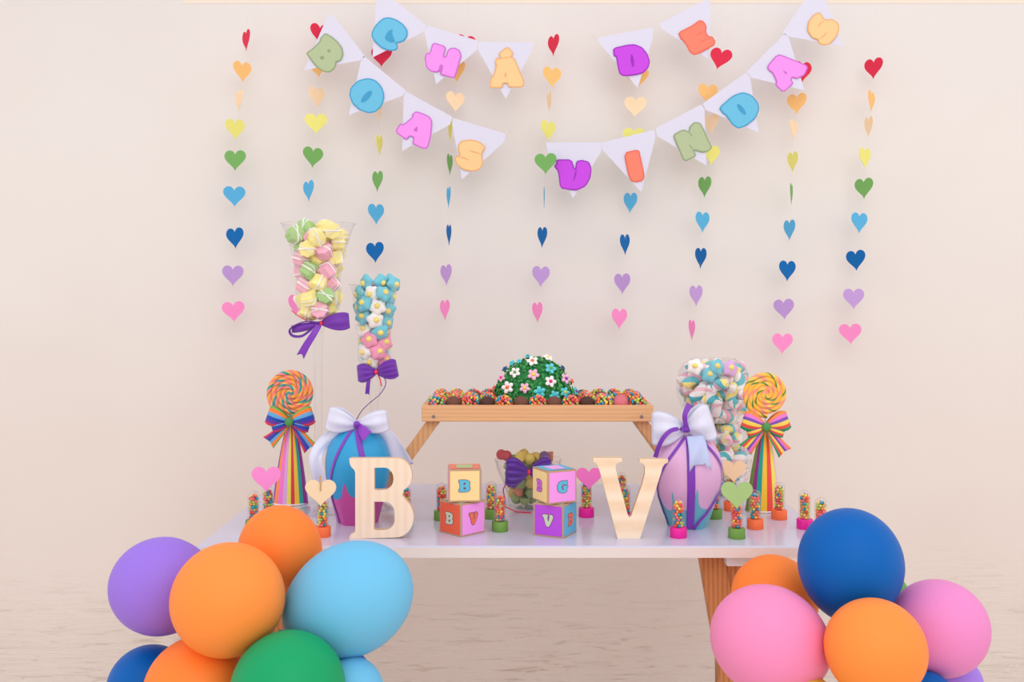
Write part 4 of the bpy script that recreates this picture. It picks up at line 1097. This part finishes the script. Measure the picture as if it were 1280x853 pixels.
# ------------------------------------------------------------------ balloons
def balloon(px, py, rw, rh, Y, colr, ang, label, tilt=26, group='balloons'):
    """ang: direction (degrees, image plane, 0 = down) towards the neck"""
    s = Y/F; c = W(px, py, Y); a = rw*s; b = rh*s
    g = G(); n = 40; prof = []
    for i in range(n+1):
        t_ = PI*i/n; z = -math.cos(t_); r = math.sin(t_)
        if z < 0: r = r*(1-.10*(-z)**1.5)
        prof.append((a*r, b*(z if z > 0 else z*1.06)))
    bc_ = c
    def fin(v):
        M = Matrix.Rotation(math.radians(ang), 4, 'Y') @ Matrix.Rotation(math.radians(tilt), 4, 'X')
        return M @ v
    o_ = thing('balloon', c, label, 'balloon', group)
    tr = [(v[0], v[1]) for v in prof]
    m = mat('latex_%d_%d_%d' % colr, colr, .45, .16, sss=0)
    g.lathe(prof, (0, 0, 0), 64)
    g.v = [fin(v)+c for v in g.v]
    g.build('latex_body', m, o_, weld=True, sharp=180)
    g = G().lathe([(.004, -b*1.04), (.0035, -b*1.08), (.0045, -b*1.10), (.003, -b*1.12), (.007, -b*1.17), (.0075, -b*1.175)], (0, 0, 0), 16)
    g.v = [fin(v)+c for v in g.v]
    g.build('knot', m, o_)
ORB = (255, 146, 66); LBB = (112, 192, 232); DBB = (0, 96, 180); PKB = (244, 142, 190); GRB = (22, 160, 100); PUB = (156, 118, 226); YEB = (246, 206, 40)
balloon(203, 733, 60, 64, 1.62, PUB, -75, 'purple balloon at the far left of the left cluster')
balloon(285, 750, 70, 70, 1.50, ORB, 10, 'large orange balloon at the front of the left cluster')
balloon(350, 690, 52, 60, 1.66, (255, 134, 56), 0, 'orange balloon rising highest in the left cluster, against the table')
balloon(436, 750, 69, 84, 1.56, LBB, 62, 'large light blue balloon at the right of the left cluster', 6)
balloon(360, 862, 71, 71, 1.44, GRB, 0, 'green balloon at the bottom centre of the left cluster')
balloon(247, 862, 66, 63, 1.52, (255, 134, 56), -10, 'orange balloon low in the left cluster, below the large orange one')
balloon(188, 862, 52, 55, 1.62, DBB, -20, 'dark blue balloon at the lower left of the left cluster')
balloon(440, 866, 40, 45, 1.52, LBB, 0, 'light blue balloon low beside the green balloon')
balloon(432, 846, 32, 32, 1.66, DBB, 0, 'small dark blue balloon peeping out behind the low light blue one')
balloon(1063, 706, 64, 70, 1.60, DBB, -4, 'large dark blue balloon at the top of the right cluster', 8)
balloon(968, 748, 54, 52, 1.73, (255, 134, 56), 20, 'orange balloon behind the large pink one, under the table edge')
balloon(962, 801, 67, 75, 1.55, PKB, -68, 'large pink balloon at the left of the right cluster', 6)
balloon(1094, 812, 62, 62, 1.47, ORB, 0, 'orange balloon at the front of the right cluster')
balloon(1172, 786, 59, 62, 1.58, (236, 140, 200), 52, 'pink balloon at the right of the right cluster')
balloon(1190, 858, 36, 40, 1.64, (164, 128, 228), 20, 'purple balloon at the lower right of the right cluster')
balloon(1108, 745, 27, 30, 1.72, (96, 168, 84), 0, 'green balloon peeping out right of the dark blue one')
balloon(1002, 880, 45, 33, 1.50, (222, 190, 70), 0, 'mustard yellow balloon at the bottom below the large pink one')
balloon(1160, 874, 34, 32, 1.52, DBB, 0, 'dark blue balloon at the bottom right of the front orange one')

# ------------------------------------------------------------------ light
w = bpy.data.worlds.new('sky'); sc.world = w; w.use_nodes = True
nt = w.node_tree; bg = nt.nodes['Background']
tc = nt.nodes.new('ShaderNodeTexCoord'); sp = nt.nodes.new('ShaderNodeSeparateXYZ'); nt.links.new(tc.outputs['Generated'], sp.inputs[0])
cr = nt.nodes.new('ShaderNodeValToRGB'); mr = nt.nodes.new('ShaderNodeMapRange'); mr.inputs['From Min'].default_value = -1
nt.links.new(sp.outputs['Z'], mr.inputs['Value']); nt.links.new(mr.outputs[0], cr.inputs[0])
e = cr.color_ramp.elements
e[0].position = 0; e[0].color = (.72, .67, .64, 1); e[1].position = 1; e[1].color = (.93, .95, 1.0, 1)
k = e.new(.48); k.color = (.93, .90, .88, 1); k = e.new(.56); k.color = (1.03, 1.0, .99, 1)
nt.links.new(cr.outputs[0], bg.inputs['Color']); bg.inputs['Strength'].default_value = 1.1
l = bpy.data.lights.new('soft_sky_light', 'AREA'); l.energy = 22; l.size = 2.6; l.color = (1, .98, .97)
o = bpy.data.objects.new('soft_sky_light', l); col.objects.link(o); o.location = (.5, -.6, 2.9)
o.rotation_euler = (Vector((0, 2.4, 1.1))-o.location).to_track_quat('-Z', 'Y').to_euler()

# ------------------------------------------------------------------ camera
cam = bpy.data.cameras.new('camera'); cam.sensor_width = 36; cam.lens = 36*F/1280; cam.shift_y = -(426.5-HY)/1280
cam.clip_start = .05
co = bpy.data.objects.new('camera', cam); col.objects.link(co); co.location = (0, 0, HC); co.rotation_euler = (PI/2, 0, 0)
sc.camera = co
sc.view_settings.view_transform = 'Standard'; sc.view_settings.look = 'None'
sc.cycles.max_bounces = 10; sc.cycles.transparent_max_bounces = 24
